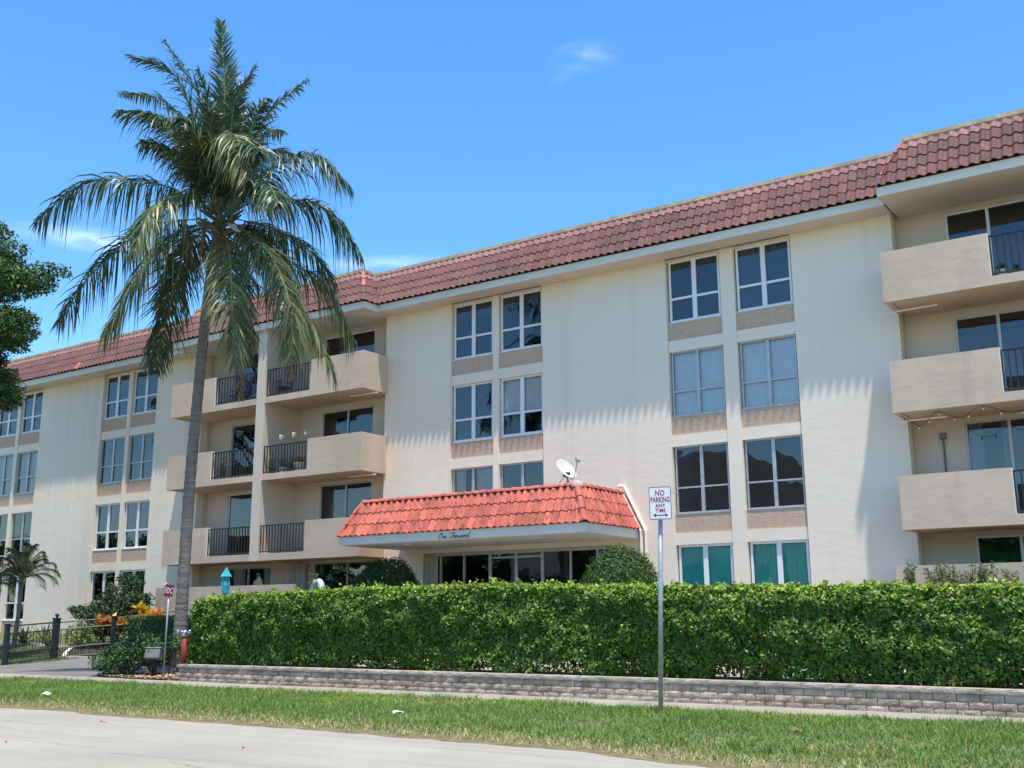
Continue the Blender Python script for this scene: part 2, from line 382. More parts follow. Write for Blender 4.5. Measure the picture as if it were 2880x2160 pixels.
# verge soil sheet and sidewalk slabs
vg = (lambda f: grid_sheet(-70, 40, ROAD_Y, WALK0+.15, 440, 5, f))(lambda x, y: .012+.02*math.sin(max(0, min(1, (y-ROAD_Y)/4.8))*math.pi)+.012*noise.noise((x*.8, y, 0)))
vg.v = [(x, y+(-.045*min(9, max(0, x+8.5))**1.6+.10+noise.noise((x*.55, 0, 0))*.22+noise.noise((x*2.3+5, 0, 0))*.12+random.uniform(-.03, .03) if y < ROAD_Y+.01 else 0), -.009 if y < ROAD_Y+.01 else z) for x, y, z in vg.v]
structure('grass_verge', vg, verge_m)
walk = structure('sidewalk', grid_sheet(-70, 40, WALK0, WALK1+.3, 4, 1, lambda x, y: .004), soil)
X = -46.; k = 0
while X < 6:
    L_ = 1.52
    dz = random.uniform(-.004, .004)
    MB().cbox(X+.004, X+L_-.004, WALK0, WALK1+.02, -.06, .03+dz, .006).build('slab', conc, walk); X += L_
# driveway apron and drive
dr = grid_sheet(-52, -20.6, WALK1+.03, 18.45, 30, 8, lambda x, y: H(x, y)+.026)
drive = structure('driveway', dr, conc_d)
structure('drive_court', grid_sheet(-31.0, -23.0, 18.452, 21.3, 10, 8, lambda x, y: H(x, y)+.028), conc_d)
structure('lawn', grid_sheet(-60, -31.0, 18.45, Y0+.5, 30, 20, lambda x, y: H(x, y)+.012), ground_m)
structure('planting_bed', grid_sheet(-34.4, -21, 21.4, 25.1, 20, 10, lambda x, y: H(x, y)+.03), soil)
structure('forecourt', grid_sheet(-23, 12, 17.9, Y0+.2, 24, 14, lambda x, y: max(H(x, y), .30*(1-min(1, (y-17.9)/5)) if x > -19.8 else 0)+.035), conc)
# concrete edging of the bed
mb = MB(); pe = [(-43, 24.3), (-38, 24.0), (-34.5, 23.4), (-33.2, 22.3), (-31.9, 21.35), (-29, 21.25), (-26.5, 21.3), (-25, 21.3)]
for a, b in zip(pe[:-1], pe[1:]):
    a = Vector(a); b = Vector(b); n = 4
    for i in range(n):
        p = a.lerp(b, i/n); q = a.lerp(b, (i+1)/n); d = (q-p).normalized(); nn = Vector((-d.y, d.x))*.06
        z0, z1 = H(*p)+.08, H(*q)+.08
        mb.quad((*(p-nn), z0), (*(q-nn), z1), (*(q+nn), z1), (*(p+nn), z0))
        mb.quad((*(p-nn), z0-.12), (*(q-nn), z1-.12), (*(q-nn), z1), (*(p-nn), z0))
structure('bed_edging', mb, edge_m)

# ================================================================== BUILDING
bld = thing('apartment_building', (-20, 26, .8), 'four-storey cream stucco apartment block with red clay tile mansard roof and balconies', 'building')
T = [3.233, 5.888, 8.539, 11.183]; B = [1.36, 4.069, 6.729, 9.390]
BAYS = {'G': (-45.86, -42.49), 'E': (-38.09, -34.72), 'A': (-20.09, -16.74), 'C': (-12.50, -8.96)}
SOF = 11.25
def wall_grid(x0, x1, z0, z1, y0, y1, holes):
    """wall slab with rectangular openings"""
    xs = sorted({x0, x1, *[h[0] for h in holes], *[h[1] for h in holes]}); zs = sorted({z0, z1, *[h[2] for h in holes], *[h[3] for h in holes]})
    xs = [x for x in xs if x0 <= x <= x1]; zs = [z for z in zs if z0 <= z <= z1]
    mb = MB()
    solid = lambda i, j: 0 <= i < len(xs)-1 and 0 <= j < len(zs)-1 and not any(h[0]-1e-6 <= xs[i] and xs[i+1] <= h[1]+1e-6 and h[2]-1e-6 <= zs[j] and zs[j+1] <= h[3]+1e-6 for h in holes)
    for i in range(len(xs)-1):
        for j in range(len(zs)-1):
            if not solid(i, j): continue
            a, b, c, d = xs[i], xs[i+1], zs[j], zs[j+1]
            mb.quad((a, y0, c), (b, y0, c), (b, y0, d), (a, y0, d)); mb.quad((b, y1, c), (a, y1, c), (a, y1, d), (b, y1, d))
            if not solid(i-1, j): mb.quad((a, y1, c), (a, y0, c), (a, y0, d), (a, y1, d))
            if not solid(i+1, j): mb.quad((b, y0, c), (b, y1, c), (b, y1, d), (b, y0, d))
            if not solid(i, j-1): mb.quad((a, y1, c), (b, y1, c), (b, y0, c), (a, y0, c))
            if not solid(i, j+1): mb.quad((a, y0, d), (b, y0, d), (b, y1, d), (a, y1, d))
    return mb
BE = .055
def bay_hole(b): return (BAYS[b][0]-BE, BAYS[b][1]+BE, .2, SOF)
segs = [(-60, -31.95, ['G', 'E']), (-22.85, -6.30, ['A', 'C'])]
LOB = (-21.15, -14.45, .2, 3.32)
for x0, x1, bs in segs:
    hs_ = [bay_hole(b) for b in bs]
    if 'A' in bs: hs_[0] = (hs_[0][0], hs_[0][1], 4.0, SOF); hs_.append(LOB)
    wall_grid(x0, x1, .2, SOF+.3, Y0, Y0+.30, hs_).build('wall', stucco, bld)
# vertical control joints
for x in (-41.1, -39.7, -33.35, -21.57, -15.37, -13.98, -7.58):
    z0 = 4.0 if x == -15.37 else (3.7 if x == -13.98 else .9)
    MB().box(x-.011, x+.011, Y0-.006, Y0+.02, z0, SOF-.002).build('joint', sealant, bld)

def curtain_mesh(x0, x1, z0, z1, y, amp=.035, wl_=.11):
    mb = MB(); n = max(6, int((x1-x0)/wl_*6)); ph = random.uniform(0, 6)
    for j, z in enumerate((z1, z0)):
        for i in range(n+1):
            x = x0+(x1-x0)*i/n; mb.v.append((x, y+amp*math.sin(ph+(x-x0)/wl_*2*math.pi+.6*math.sin(x*9))*(1 if j else .7), z))
    for i in range(n): mb.f.append((i, i+1, n+2+i, n+1+i))
    return mb
def make_window(x0, x1, z0, z1, y, frame=frame_w, gmat=None, rail=.39, dress=None, fw=.05, mull=.10, name='window', label=None):
    """white framed window: 2x2 panes behind frame members, optional blinds or curtains inside"""
    gmat = gmat or gl_dark; d0, d1 = y, y+.07; xm = (x0+x1)/2; zr = z0+(z1-z0)*rail if rail else None
    f = MB()
    f.box(x0, x0+fw, d0, d1, z0, z1); f.box(x1-fw, x1, d0, d1, z0, z1)
    f.box(x0+fw, x1-fw, d0+.001, d1, z1-fw, z1); f.box(x0+fw, x1-fw, d0-.012, d1, z0, z0+fw*1.1)
    f.box(xm-mull/2, xm+mull/2, d0+.002, d1, z0+fw*1.1, z1-fw)
    if zr:
        for a, b in ((x0+fw, xm-mull/2), (xm+mull/2, x1-fw)): f.box(a, b, d0+.004, d1-.005, zr-fw*.55, zr+fw*.55)
    w = f.build(name, frame, bld, label=label)
    for a, b in ((x0+fw, xm-mull/2), (xm+mull/2, x1-fw)):
        rows = [(z0+fw*1.1, zr-fw*.55), (zr+fw*.55, z1-fw)] if zr else [(z0+fw*1.1, z1-fw)]
        for k, (c, d) in enumerate(rows):
            yy = y+.035+(.012 if k == 0 and zr else 0)+random.uniform(-.003, .003); t = random.uniform(-.006, .006); t2 = random.uniform(-.004, .004)
            MB().quad((a, yy+t, c), (b, yy-t, c), (b, yy-t+t2, d), (a, yy+t+t2, d)).build('pane', gmat, w)
    if dress:
        kind, mat_ = dress[0], dress[1]
        if kind == 'slats':
            mb = MB(); pitch = dress[2]; zz = z0+.05
            while zz < z1-.03:
                mb.quad((x0+.02, y+.12, zz), (x1-.02, y+.12, zz), (x1-.02, y+.12+pitch*.45, zz+pitch*.80), (x0+.02, y+.12+pitch*.45, zz+pitch*.80)); zz += pitch
            mb.build('blind', mat_, w)
        elif kind == 'shade':
            zb = z0+(z1-z0)*dress[2]
            MB().box(x0+.02, x1-.02, y+.13, y+.134, zb, z1-.02).build('blind', mat_, w)
        elif kind == 'curtain':
            fr = dress[2] if len(dress) > 2 else ((0, 1),)
            for (u, v) in fr: curtain_mesh(x0+(x1-x0)*u, x0+(x1-x0)*v, z0, z1-.03, y+.16).build('curtain', mat_, w)
    return w
DRESS = {('G',0,2):('curtain',curtain), ('G',1,2):('curtain',curtain), ('G',0,3):('shade',blind_g,.2), ('G',1,3):('shade',blind_g,.4),
 ('E',0,3):('slats',blind_g,.11), ('E',1,3):('slats',blind_g,.11), ('E',0,2):('shade',blind_g,0.), ('E',1,2):('shade',blind_g,0.), ('E',1,1):('shade',blind_g,.4),
 ('A',0,3):('shade',blind_d,.75), ('A',1,3):('shade',blind_d,.8), ('A',0,2):('slats',blind_g,.062), ('A',1,2):('shade',blind_w,.42), ('A',0,1):('curtain',curtain,((0,.25),(.5,.98))), ('A',1,1):('curtain',curtain_d),
 ('C',0,3):('shade',blind_d,.88), ('C',1,3):('curtain',blind_g,((0.02,.98),)), ('C',0,2):('shade',blind_w,0.), ('C',1,2):('shade',blind_w,0.), ('C',0,1):('curtain',curtain_d,((0,.3),)), ('C',0,0):('shade',blind_w,.0), ('C',1,0):('curtain',blind_w,((.03,.97),))}
for bn, (bx0, bx1) in BAYS.items():
    wd = 1.525
    for fl in range(4):
        for ci, (a, b) in enumerate(((bx0, bx0+wd), (bx1-wd, bx1))):
            if bn == 'A' and fl == 0: continue
            z0, z1 = B[fl], T[fl]
            fr = frame_w; rail = .385; fw = .058
            if bn == 'C' and fl in (1, 2): fr = frame_g; fw = .038
            if bn == 'E' and fl == 2: fr = frame_g; fw = .038
            if bn == 'G' and fl in (1, 2): fr = frame_g; fw = .04
            if bn == 'A' and fl == 1: fr = frame_g; rail = .385; fw = .04
            dd_ = DRESS.get((bn, ci, fl)); gm = gl_light if dd_ and dd_[1] in (blind_w, curtain) else gl_dark
            if bn == 'C' and fl == 0: gm = gl_teal; rail = None
            make_window(a, b, z0, z1, Y0+.115, fr, gm, rail, DRESS.get((bn, ci, fl)), fw, .13 if fr is frame_w else .09)
            # rough rendered spandrel below the window
            zs = z0-.52 if fl else z0-.6
            MB().box(a-.045, b+.045, Y0+.075, Y0+.2, zs, z0-.004).build('spandrel_panel', spandrel, bld)
            # window sill lip
            MB().box(a-.02, b+.02, Y0+.06, Y0+.115, z0-.022, z0+.004).build('sill', sealant if fr is frame_w else frame_g, bld)
            # lintel band between spandrel and the window beneath
            if fl and not (bn == 'A' and fl == 1):
                MB().box(a-.045, b+.045, Y0+.05, Y0+.25, T[fl-1]+.004, zs-.003).build('lintel', stucco, bld)
        MB().box(bx0-BE+.002, bx1+BE-.002, Y0+.06, Y0+.25, T[3]+.004, SOF+.02).build('lintel', stucco, bld) if fl == 3 else None
        # pier
    zb = 4.02 if bn == 'A' else .2
    MB().box(bx0+wd+.047, bx1-wd-.047, Y0+.03, Y0+.25, zb, SOF-.003).build('pier', stucco, bld)
# dim rooms behind the glass
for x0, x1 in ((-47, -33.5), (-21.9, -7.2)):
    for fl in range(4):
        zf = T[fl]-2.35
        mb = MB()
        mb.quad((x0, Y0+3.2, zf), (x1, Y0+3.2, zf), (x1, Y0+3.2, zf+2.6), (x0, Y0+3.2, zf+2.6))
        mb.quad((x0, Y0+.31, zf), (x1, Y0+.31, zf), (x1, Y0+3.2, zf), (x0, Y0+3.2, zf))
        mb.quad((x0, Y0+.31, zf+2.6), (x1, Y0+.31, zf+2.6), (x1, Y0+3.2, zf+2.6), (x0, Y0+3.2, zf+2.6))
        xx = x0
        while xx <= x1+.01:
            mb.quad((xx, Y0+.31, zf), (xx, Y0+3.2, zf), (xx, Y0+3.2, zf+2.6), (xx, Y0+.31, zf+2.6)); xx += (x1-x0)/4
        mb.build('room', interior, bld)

# ---- balcony stacks
PT = [4.49, 7.18, 9.86]; PB = [3.26, 5.95, 8.62]; SL = [3.49, 6.16, 8.83]
def balcony_stack(xl, xr, rail_l, fin, rail_r, full):
    """xl..xr outer faces; rail_l=(a,b) left railing opening, fin=(a,b), rail_r=(a,b)"""
    for k in range(3):
        z0, zs, z1 = PB[k], SL[k], PT[k]; th = .15
        mb = MB()
        # slab
        mb.box(xl+.16, xr-.16, YB+.16, YR, z0+.02, zs)
        # solid parapets and slab edges at the front
        mb.box(xl, rail_l[0], YB, YB+th, z0, z1); mb.box(rail_r[1], xr, YB, YB+th, z0, z1)
        mb.box(rail_l[0], fin[0]+.02, YB+.003, YB+.16, z0, zs); mb.box(fin[1]-.02, rail_r[0 if False else 1], YB+.003, YB+.16, z0, zs)
        # side returns
        mb.box(xl, xl+th, YB+th, Y0-.002, z0, z1); mb.box(xr-th, xr, YB+th, Y0-.002, z0, z1)
        b = mb.build('balcony', tan, bld)
        # pale painted arris where the parapet meets the railing opening
        for a, c in ((rail_l[0], rail_l[0]+.012), (rail_r[1]-.012, rail_r[1])):
            MB().box(a, c, YB+.004, YB+th-.004, zs, z1-.004).build('parapet_end', sealant, b)
        # railings
        for (a, c) in (rail_l, rail_r):
            r = MB(); a2, c2 = a+.02, c-.02
            r.box(a2, c2, YB+.04, YB+.08, z1-.09, z1-.055); r.box(a2, c2, YB+.04, YB+.08, zs+.045, zs+.08)
            ro = r.build('railing', black_metal, bld)
            n = int(round((c2-a2)/.142))
            for i in range(n+1):
                x = a2+.012+(c2-a2-.024)*i/n; w = .0145
                if i == n//2: w = .026
                MB().box(x-w, x+w, YB+.047, YB+.073, zs+.02 if i in (0, n, n//2) else zs+.08, z1-.09).build('bar', black_metal, ro)
    # dividing fin
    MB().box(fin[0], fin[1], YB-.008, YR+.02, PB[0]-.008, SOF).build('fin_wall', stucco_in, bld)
RL, FIN, RR = (-29.85, -27.66), (-27.66, -27.25), (-27.25, -25.12)
balcony_stack(-32.2, -22.75, RL, FIN, RR, True)
RL2, FIN2, RR2 = (-3.93, -1.74), (-1.74, -1.33), (-1.33, .80)
balcony_stack(-6.32, 3.17, RL2, FIN2, RR2, True)
# recess side walls and back walls with doors
HD = [3.16, 5.86, 8.43, 11.12]
def recess(xl, xr, doors):
    holes = [(a, b, z0, z1) for (a, b, z0, z1, *_r) in doors]
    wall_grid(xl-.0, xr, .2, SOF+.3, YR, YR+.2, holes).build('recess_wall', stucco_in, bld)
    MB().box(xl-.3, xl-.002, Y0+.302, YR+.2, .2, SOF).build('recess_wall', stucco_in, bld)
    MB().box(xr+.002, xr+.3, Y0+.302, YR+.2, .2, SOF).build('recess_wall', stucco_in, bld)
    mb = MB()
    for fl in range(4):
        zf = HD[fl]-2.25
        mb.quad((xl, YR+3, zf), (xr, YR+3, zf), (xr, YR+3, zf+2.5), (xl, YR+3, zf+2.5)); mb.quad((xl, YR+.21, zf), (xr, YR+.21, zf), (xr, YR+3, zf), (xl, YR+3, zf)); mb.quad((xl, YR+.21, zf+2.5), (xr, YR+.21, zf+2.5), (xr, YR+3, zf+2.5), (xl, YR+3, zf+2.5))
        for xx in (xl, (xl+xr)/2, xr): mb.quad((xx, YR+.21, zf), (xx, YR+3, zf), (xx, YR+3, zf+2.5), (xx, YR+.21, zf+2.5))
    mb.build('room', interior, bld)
    for (a, b, z0, z1, fr, gm, dr_) in doors:
        make_window(a, b, z0, z1, YR+.03, fr, gm, None, dr_, .045, .07, 'sliding_door')
cd = []
for fl in range(1, 4):
    z0 = SL[fl-1]+.02
    cd.append((-26.16, -23.80, z0, HD[fl], frame_g if fl < 3 else frame_w, gl_grey if fl == 1 else gl_dark, ('shade', blind_g, 0.) if fl == 1 else None))
    cd.append((-30.80, -28.30, z0, HD[fl], frame_g if fl > 1 else frame_w, gl_grey if fl == 2 else gl_dark, None))
cd += [(-30.75, -28.4, 1.0, HD[0], frame_g, gl_light, ('curtain', curtain, ((.12, .36), (.78, .99)))), (-26.35, -23.3, 1.0, 3.22, frame_b, gl_dark, ('curtain', curtain_d, ((0, .1),)))]
recess(-31.95, -22.85, cd)
cr_ = []
for fl in range(0, 4):
    z0 = 1.2 if fl == 0 else SL[fl-1]+.02
    cr_.append((-5.12, -3.18, z0, HD[fl], frame_w if fl in (0, 3) else frame_g, gl_teal if fl == 0 else gl_dark, ('curtain', curtain, ((.0, .18), (.4, .5))) if fl == 1 else None))
    cr_.append((-3.14, -1.80, z0, HD[fl], frame_g, gl_dark, None))
recess(-6.30, 3.1, cr_)
# accordion shutter stacked beside the ground-floor door of the centre recess
mb = MB()
for i in range(8):
    x = -27.3+i*.11; mb.v += [(x, YR-.12-(.05 if i % 2 else 0), .9), (x, YR-.12-(.05 if i % 2 else 0), 3.2)]
    if i: n = len(mb.v); mb.f.append((n-4, n-2, n-1, n-3))
mb.build('storm_shutter', frame_b, bld)
# low patio walls
MB().box(-32.4, -25.56, YB, YB+.15, .3, 2.46).build('patio_wall', tan, bld)
MB().box(-32.4, -32.25, YB+.15, Y0-.003, .3, 2.46).build('patio_wall', tan, bld)
MB().box(-6.54, 3.3, YB, YB+.15, .3, 2.46).build('patio_wall', tan, bld)
MB().box(-6.54, -6.39, YB+.15, Y0-.003, .3, 2.46).build('patio_wall', tan, bld)
# body of the building behind the facade (sides, roof)
MB().box(-60, 10, Y0+3.4, Y0+14, .2, 12.55).build('rear_block', stucco, bld)

# ---- mansard roof with single clay tiles
MAIN_E, PROJ_E = 25.62, 25.0; EZ = 11.47; DH, DZ = .60, 1.25
SLEN = math.hypot(DH, DZ); cS, sS = DH/SLEN, DZ/SLEN
roof = MB()
# soffits, fascias
fas = MB(); sof = MB()
def eave(x0, x1, ye):
    sof.box(x0+.032, x1-.032, ye+.061, YR+.25, SOF, SOF+.06)
    fas.box(x0, x1, ye+.03, ye+.06, SOF-.012, EZ-.006)
eave(-60, -32.2, MAIN_E); eave(-22.68, -6.25, MAIN_E)
eave(-32.2, -22.68, PROJ_E); eave(-6.25, 3.2, PROJ_E)
for x, s in ((-32.2, 1), (-22.68, -1), (-6.25, 1), (3.2, -1)):
    fas.box(min(x, x+s*.03), max(x, x+s*.03), PROJ_E+.06, MAIN_E+.029, SOF-.010, EZ-.006)
sof.build('soffit', soffit, bld); fas.build('fascia', white, bld)
# underlay planes
def slope_plane(mb, p0, p1, up0, up1): mb.quad(p0, p1, up1, up0)
u = MB(); off = .015
def up(x, y, dx, dy): return (x+dx*DH, y+dy*DH, EZ+DZ)
u.quad((-60, MAIN_E+off, EZ), (-32.2, MAIN_E+off, EZ), up(-32.2, MAIN_E+off, 1, 1), up(-60, MAIN_E+off, 0, 1))
u.quad((-32.2, PROJ_E+off, EZ), (-22.68, PROJ_E+off, EZ), up(-22.68, PROJ_E+off, -1, 1), up(-32.2, PROJ_E+off, 1, 1))
u.quad((-22.68, MAIN_E+off, EZ), (-6.25, MAIN_E+off, EZ), up(-6.25, MAIN_E+off, 1, 1), up(-22.68, MAIN_E+off, -1, 1))
u.quad((-6.25, PROJ_E+off, EZ), (3.2, PROJ_E+off, EZ), up(3.2, PROJ_E+off, -1, 1), up(-6.25, PROJ_E+off, 1, 1))
for x, s in ((-32.2, 1), (-22.68, -1), (-6.25, 1), (3.2, -1)):
    u.quad((x+s*off, PROJ_E, EZ), (x+s*off, MAIN_E, EZ), up(x+s*off, MAIN_E, s, 1), up(x+s*off, PROJ_E, s, 1))
roof_o = u.build('mansard_roof', deck, bld)
# coping on top
cp = MB(); CZ0, CZ1 = EZ+DZ-.01, EZ+DZ+.095
CY = lambda e: e+DH-.05
cp.box(-60, -31.6, CY(MAIN_E), CY(MAIN_E)+.3, CZ0, CZ1); cp.box(-31.65, -23.23, CY(PROJ_E), CY(PROJ_E)+.3, CZ0+.002, CZ1+.002)
cp.box(-23.28, -5.65, CY(MAIN_E), CY(MAIN_E)+.3, CZ0, CZ1); cp.box(-5.70, 2.65, CY(PROJ_E), CY(PROJ_E)+.3, CZ0+.002, CZ1+.002)
cp.box(-23.53, -23.232, CY(PROJ_E)+.3, CY(MAIN_E)+.002, CZ0+.002, CZ1+.002); cp.box(-31.648, -31.35, CY(PROJ_E)+.3, CY(MAIN_E)+.002, CZ0+.002, CZ1+.002); cp.box(-5.698, -5.4, CY(PROJ_E)+.3, CY(MAIN_E)+.002, CZ0+.002, CZ1+.002)
cp.build('coping', coping, bld)
# flashing strip between tiles and coping
fl_ = MB()
def flash(x0, x1, e, d0=0, d1=0):
    t = 1.02/1.25
    fl_.quad((x0+d0*DH*t, e+DH*t-.012, EZ+DZ*t), (x1+d1*DH*t, e+DH*t-.012, EZ+DZ*t), (x1+d1*DH, e+DH-.055, EZ+DZ-.005), (x0+d0*DH, e+DH-.055, EZ+DZ-.005))
flash(-60, -32.2, MAIN_E, 0, 1); flash(-32.2, -22.68, PROJ_E, 1, -1); flash(-22.68, -6.25, MAIN_E, -1, 1); flash(-6.25, 3.2, PROJ_E, 1, -1)
fl_.build('flashing', flashing, bld)
MB().box(-60, 10, CY(MAIN_E)+.29, Y0+3.4, CZ0-.3, CZ0-.1).build('flat_roof', coping, bld)

def tile_profile(n=9, w=.235, hgt=.058):
    pts = []
    for i in range(n):
        t = i/(n-1)
        z = math.sin(math.pi*t/.66)*hgt if t < .66 else -math.sin(math.pi*(t-.66)/.34)*hgt*.16
        pts.append((t*w*1.03, z))
    return pts
def tile_mesh(w, length, hgt=.058, clip=None, x_off=0, s_off=0):
    """S-shaped clay tile: x across, y up the slope, z outwards"""
    pr = tile_profile(9, w, hgt); mb = MB(); n = len(pr); lift = .030; th = .016
    rows = [(0., lift), (length, 0.004)]
    for (s, dz) in rows:
        for (x, z) in pr:
            xx = x
            if clip: xx = clip(x+x_off, s+s_off)-x_off
            mb.v.append((xx, s, z+dz+.004))
    for (x, z) in pr:
        xx = clip(x+x_off, s_off)-x_off if clip else x
        mb.v.append((xx, .003, z+lift-th))
    for i in range(n-1):
        mb.f.append((i, i+1, n+i+1, n+i)); mb.f.append((2*n+i, 2*n+i+1, i+1, i))
    return mb.mesh('roof_tile', False)
CAMP = Vector((0, 0, CZ))
tiles = []   # (distance, mesh, matrix, material, name)
def tile_field(P0, ax, sl, width, rows, w, shared, clipL=None, clipR=None, mats=None, name='roof_tile', store=None, hgt=.058):
    """P0 lower left corner, ax unit along the eave, sl unit up the slope; rows=[(s0,length)], clipL/R(s)-> limits along ax"""
    ax = Vector(ax); sl = Vector(sl); nr = ax.cross(sl)
    for ri, (s0, ln) in enumerate(rows):
        n = int(math.ceil(width/w)); 
        for i in range(-4, n+4):
            x = i*w
            lo = clipL(s0) if clipL else 0; hi = clipR(s0) if clipR else width
            lo2 = clipL(s0+ln) if clipL else 0; hi2 = clipR(s0+ln) if clipR else width
            if x+w <= min(lo, lo2)+.02 or x >= max(hi, hi2)-.02: continue
            inside = x >= max(lo, lo2) and x+w <= min(hi, hi2)
            jit = random.uniform(-.006, .006); s1 = s0+jit
            if inside:
                key = (round(ln, 3), w); 
                if key not in shared: shared[key] = tile_mesh(w, ln, hgt)
                me = shared[key]
            else:
                def clip(xx, ss, cl=clipL, cr_=clipR): 
                    a = cl(ss) if cl else 0; b = cr_(ss) if cr_ else width
                    return min(max(xx, a), b)
                me = tile_mesh(w, ln, hgt, clip, x, s0)
            p = Vector(P0)+ax*x+sl*s1+nr*random.uniform(-.002, .003)
            mw = Matrix((ax, sl, nr)).transposed().to_4x4(); mw.translation = p
            mw = mw @ Matrix.Rotation(random.uniform(-.016, .016), 4, 'Z') @ Matrix.Rotation(random.uniform(-.012, .012), 4, 'X')
            mt = mats(ri, x) if mats else tile_old
            store.append(((p-CAMP).length, me, mw, mt, name))
W_T = .235; EXP = .345*1.04
ROWS = [(0., .40), (EXP, .40), (2*EXP, .40), (3*EXP, .21)]
sh_old = {}; sh_top = {}
def pick(ri, x): return tile_top if ri == 3 else (tile_bright if random.random() < .0 else tile_old)
class Shared(dict): pass
sL = (0, cS, sS)
def field(P0, ax, sl, width, cl, cr2, store):
    tile_field(P0, ax, sl, width, ROWS, W_T, sh_old, cl, cr2, pick, 'roof_tile', store)
field((-60, MAIN_E-.03, EZ), (1, 0, 0), sL, 27.8, None, lambda s: 27.8+s*cS, tiles)
field((-32.2, PROJ_E-.03, EZ), (1, 0, 0), sL, 9.52, lambda s: s*cS, lambda s: 9.52-s*cS, tiles)
field((-22.68, MAIN_E-.03, EZ), (1, 0, 0), sL, 16.43, lambda s: -s*cS+.04, lambda s: 16.43+s*cS, tiles)
field((-6.25, PROJ_E-.03, EZ), (1, 0, 0), sL, 9.45, lambda s: s*cS, lambda s: 9.45-s*cS, tiles)
field((-22.65, PROJ_E, EZ), (0, 1, 0), (-cS, 0, sS), .62, lambda s: s*cS, lambda s: .62+s*cS-.04, tiles)
tiles = [t for t in tiles if not (t[2].translation.x > -.8)]
k_ = min(range(len(tiles)), key=lambda i: (tiles[i][2].translation-Vector((-39.2, 25.6, 11.48))).length)
t_ = tiles[k_]; tiles[k_] = (0., t_[1], t_[2], tile_bright, t_[4])
def emit_tiles(tl, parent, limit, stuffname):
    tl.sort(key=lambda t: t[0])
    rest = {}
    mcopies = {}
    for k, (d, me, mw, mt, nm) in enumerate(tl):
        if k < limit:
            key = (me.name, mt.name)
            if key not in mcopies:
                mm = me if not me.materials else me.copy()
                if mm.materials: mm.materials[0] = mt
                else: mm.materials.append(mt)
                mcopies[key] = mm
            place(nm, mcopies[key], None, parent).matrix_basis = mw
        else: rest.setdefault(mt.name, []).append((me, mw))
    for mn, lst in rest.items():
        mb = MB()
        for me, mw in lst:
            n = len(mb.v); mb.v += [tuple(mw @ v.co) for v in me.vertices]; mb.f += [tuple(n+i for i in p.vertices) for p in me.polygons]
        o = mb.build(stuffname, MATS[mn], parent); o['kind'] = 'stuff'
emit_tiles(tiles, roof_o, 300, 'roof_tile_field')
# one bright replacement tile low on the left wing
# hip and valley pieces
def hip_caps(p0, p1, n, r, parent, mats, name='hip_tile', side=None):
    p0 = Vector(p0); p1 = Vector(p1); d = (p1-p0)/n
    for i in range(n):
        a = p0+d*i-d*.06; b = p0+d*(i+1)
        ax = d.normalized(); sd = ax.cross(Vector((0, 0, 1))).normalized(); up_ = sd.cross(ax)
        mb = MB(); m_ = 7
        for (q, rr, lf) in ((a, r*1.12, .012), (b, r*.92, 0)):
            for j in range(m_):
                th = math.pi*j/(m_-1); mb.v.append(tuple(q+sd*math.cos(th)*rr+up_*(math.sin(th)*rr*.85+lf)))
        for (q, rr, lf) in ((a, r*.95, .006),):
            for j in range(m_):
                th = math.pi*j/(m_-1); mb.v.append(tuple(q+sd*math.cos(th)*rr+up_*(math.sin(th)*rr*.85+lf-.01)))
        for j in range(m_-1): mb.f.append((j, j+1, m_+j+1, m_+j)); mb.f.append((2*m_+j, 2*m_+j+1, j+1, j))
        mb.build(name, mats(i), parent, smooth=False)
def U(x, y, dx, t): return (x+dx*DH*t, y+DH*t, EZ+DZ*t)
hip_caps(U(-22.66, PROJ_E-.02, -1, .0), U(-22.66, PROJ_E-.02, -1, .98), 4, .075, roof_o, lambda i: tile_bright if i > 1 else tile_old)
hip_caps(U(-6.27, PROJ_E-.02, 1, .02), U(-6.27, PROJ_E-.02, 1, .98), 4, .06, roof_o, lambda i: tile_bright if i > 0 else tile_old)
hip_caps(U(-32.22, PROJ_E-.02, 1, .0), U(-32.22, PROJ_E-.02, 1, .98), 4, .06, roof_o, lambda i: tile_bright if i > 2 else tile_old)
MB().tube([U(-22.66, MAIN_E-.05, -1, .0), U(-22.66, MAIN_E-.05, -1, .98)], .012, 6).build('valley_flashing', frame_w, roof_o)

# ---- entrance canopy
CX0, CX1, CYF = -21.95, -13.60, 23.40; CB, CT = 3.46, 3.70; RZ = 4.70; CIN = .50
can = MB()
can.box(CX0, CX1, CYF, CYF+.12, CB-.008, CT).box(CX1-.12, CX1, CYF+.12, Y0-.002, CB-.008, CT).box(CX0, CX0+.12, CYF+.12, Y0-.002, CB-.008, CT)
can.box(CX0+.121, CX1-.121, CYF+.121, Y0-.003, CB+.0, CB+.10)
canopy = can.build('entrance_canopy', white, bld, label='red tiled entrance canopy with white fascia lettered One Thousand')
d = MB(); q = CIN
d.quad((CX0+.02, CYF+.02, CT), (CX1-.02, CYF+.02, CT), (CX1-q, CYF+q, RZ), (CX0+q, CYF+q, RZ))
d.quad((CX1-.02, CYF+.02, CT), (CX1-.02, Y0-.004, CT), (CX1-q, Y0-.004, RZ), (CX1-q, CYF+q, RZ))
d.quad((CX0+.02, Y0-.004, CT), (CX0+.02, CYF+.02, CT), (CX0+q, CYF+q, RZ), (CX0+q, Y0-.004, RZ))
d.quad((CX0+q, CYF+q, RZ-.01), (CX1-q, CYF+q, RZ-.01), (CX1-q, Y0-.004, RZ-.01), (CX0+q, Y0-.004, RZ-.01))
d.build('canopy_deck', mortar, canopy)
csl = math.hypot(CIN, RZ-CT); cc, cs_ = CIN/csl, (RZ-CT)/csl
ct = []; sh_c = {}
CR = [(0, .42), (csl/3*1.0, .42), (csl/3*2.0, .335)]
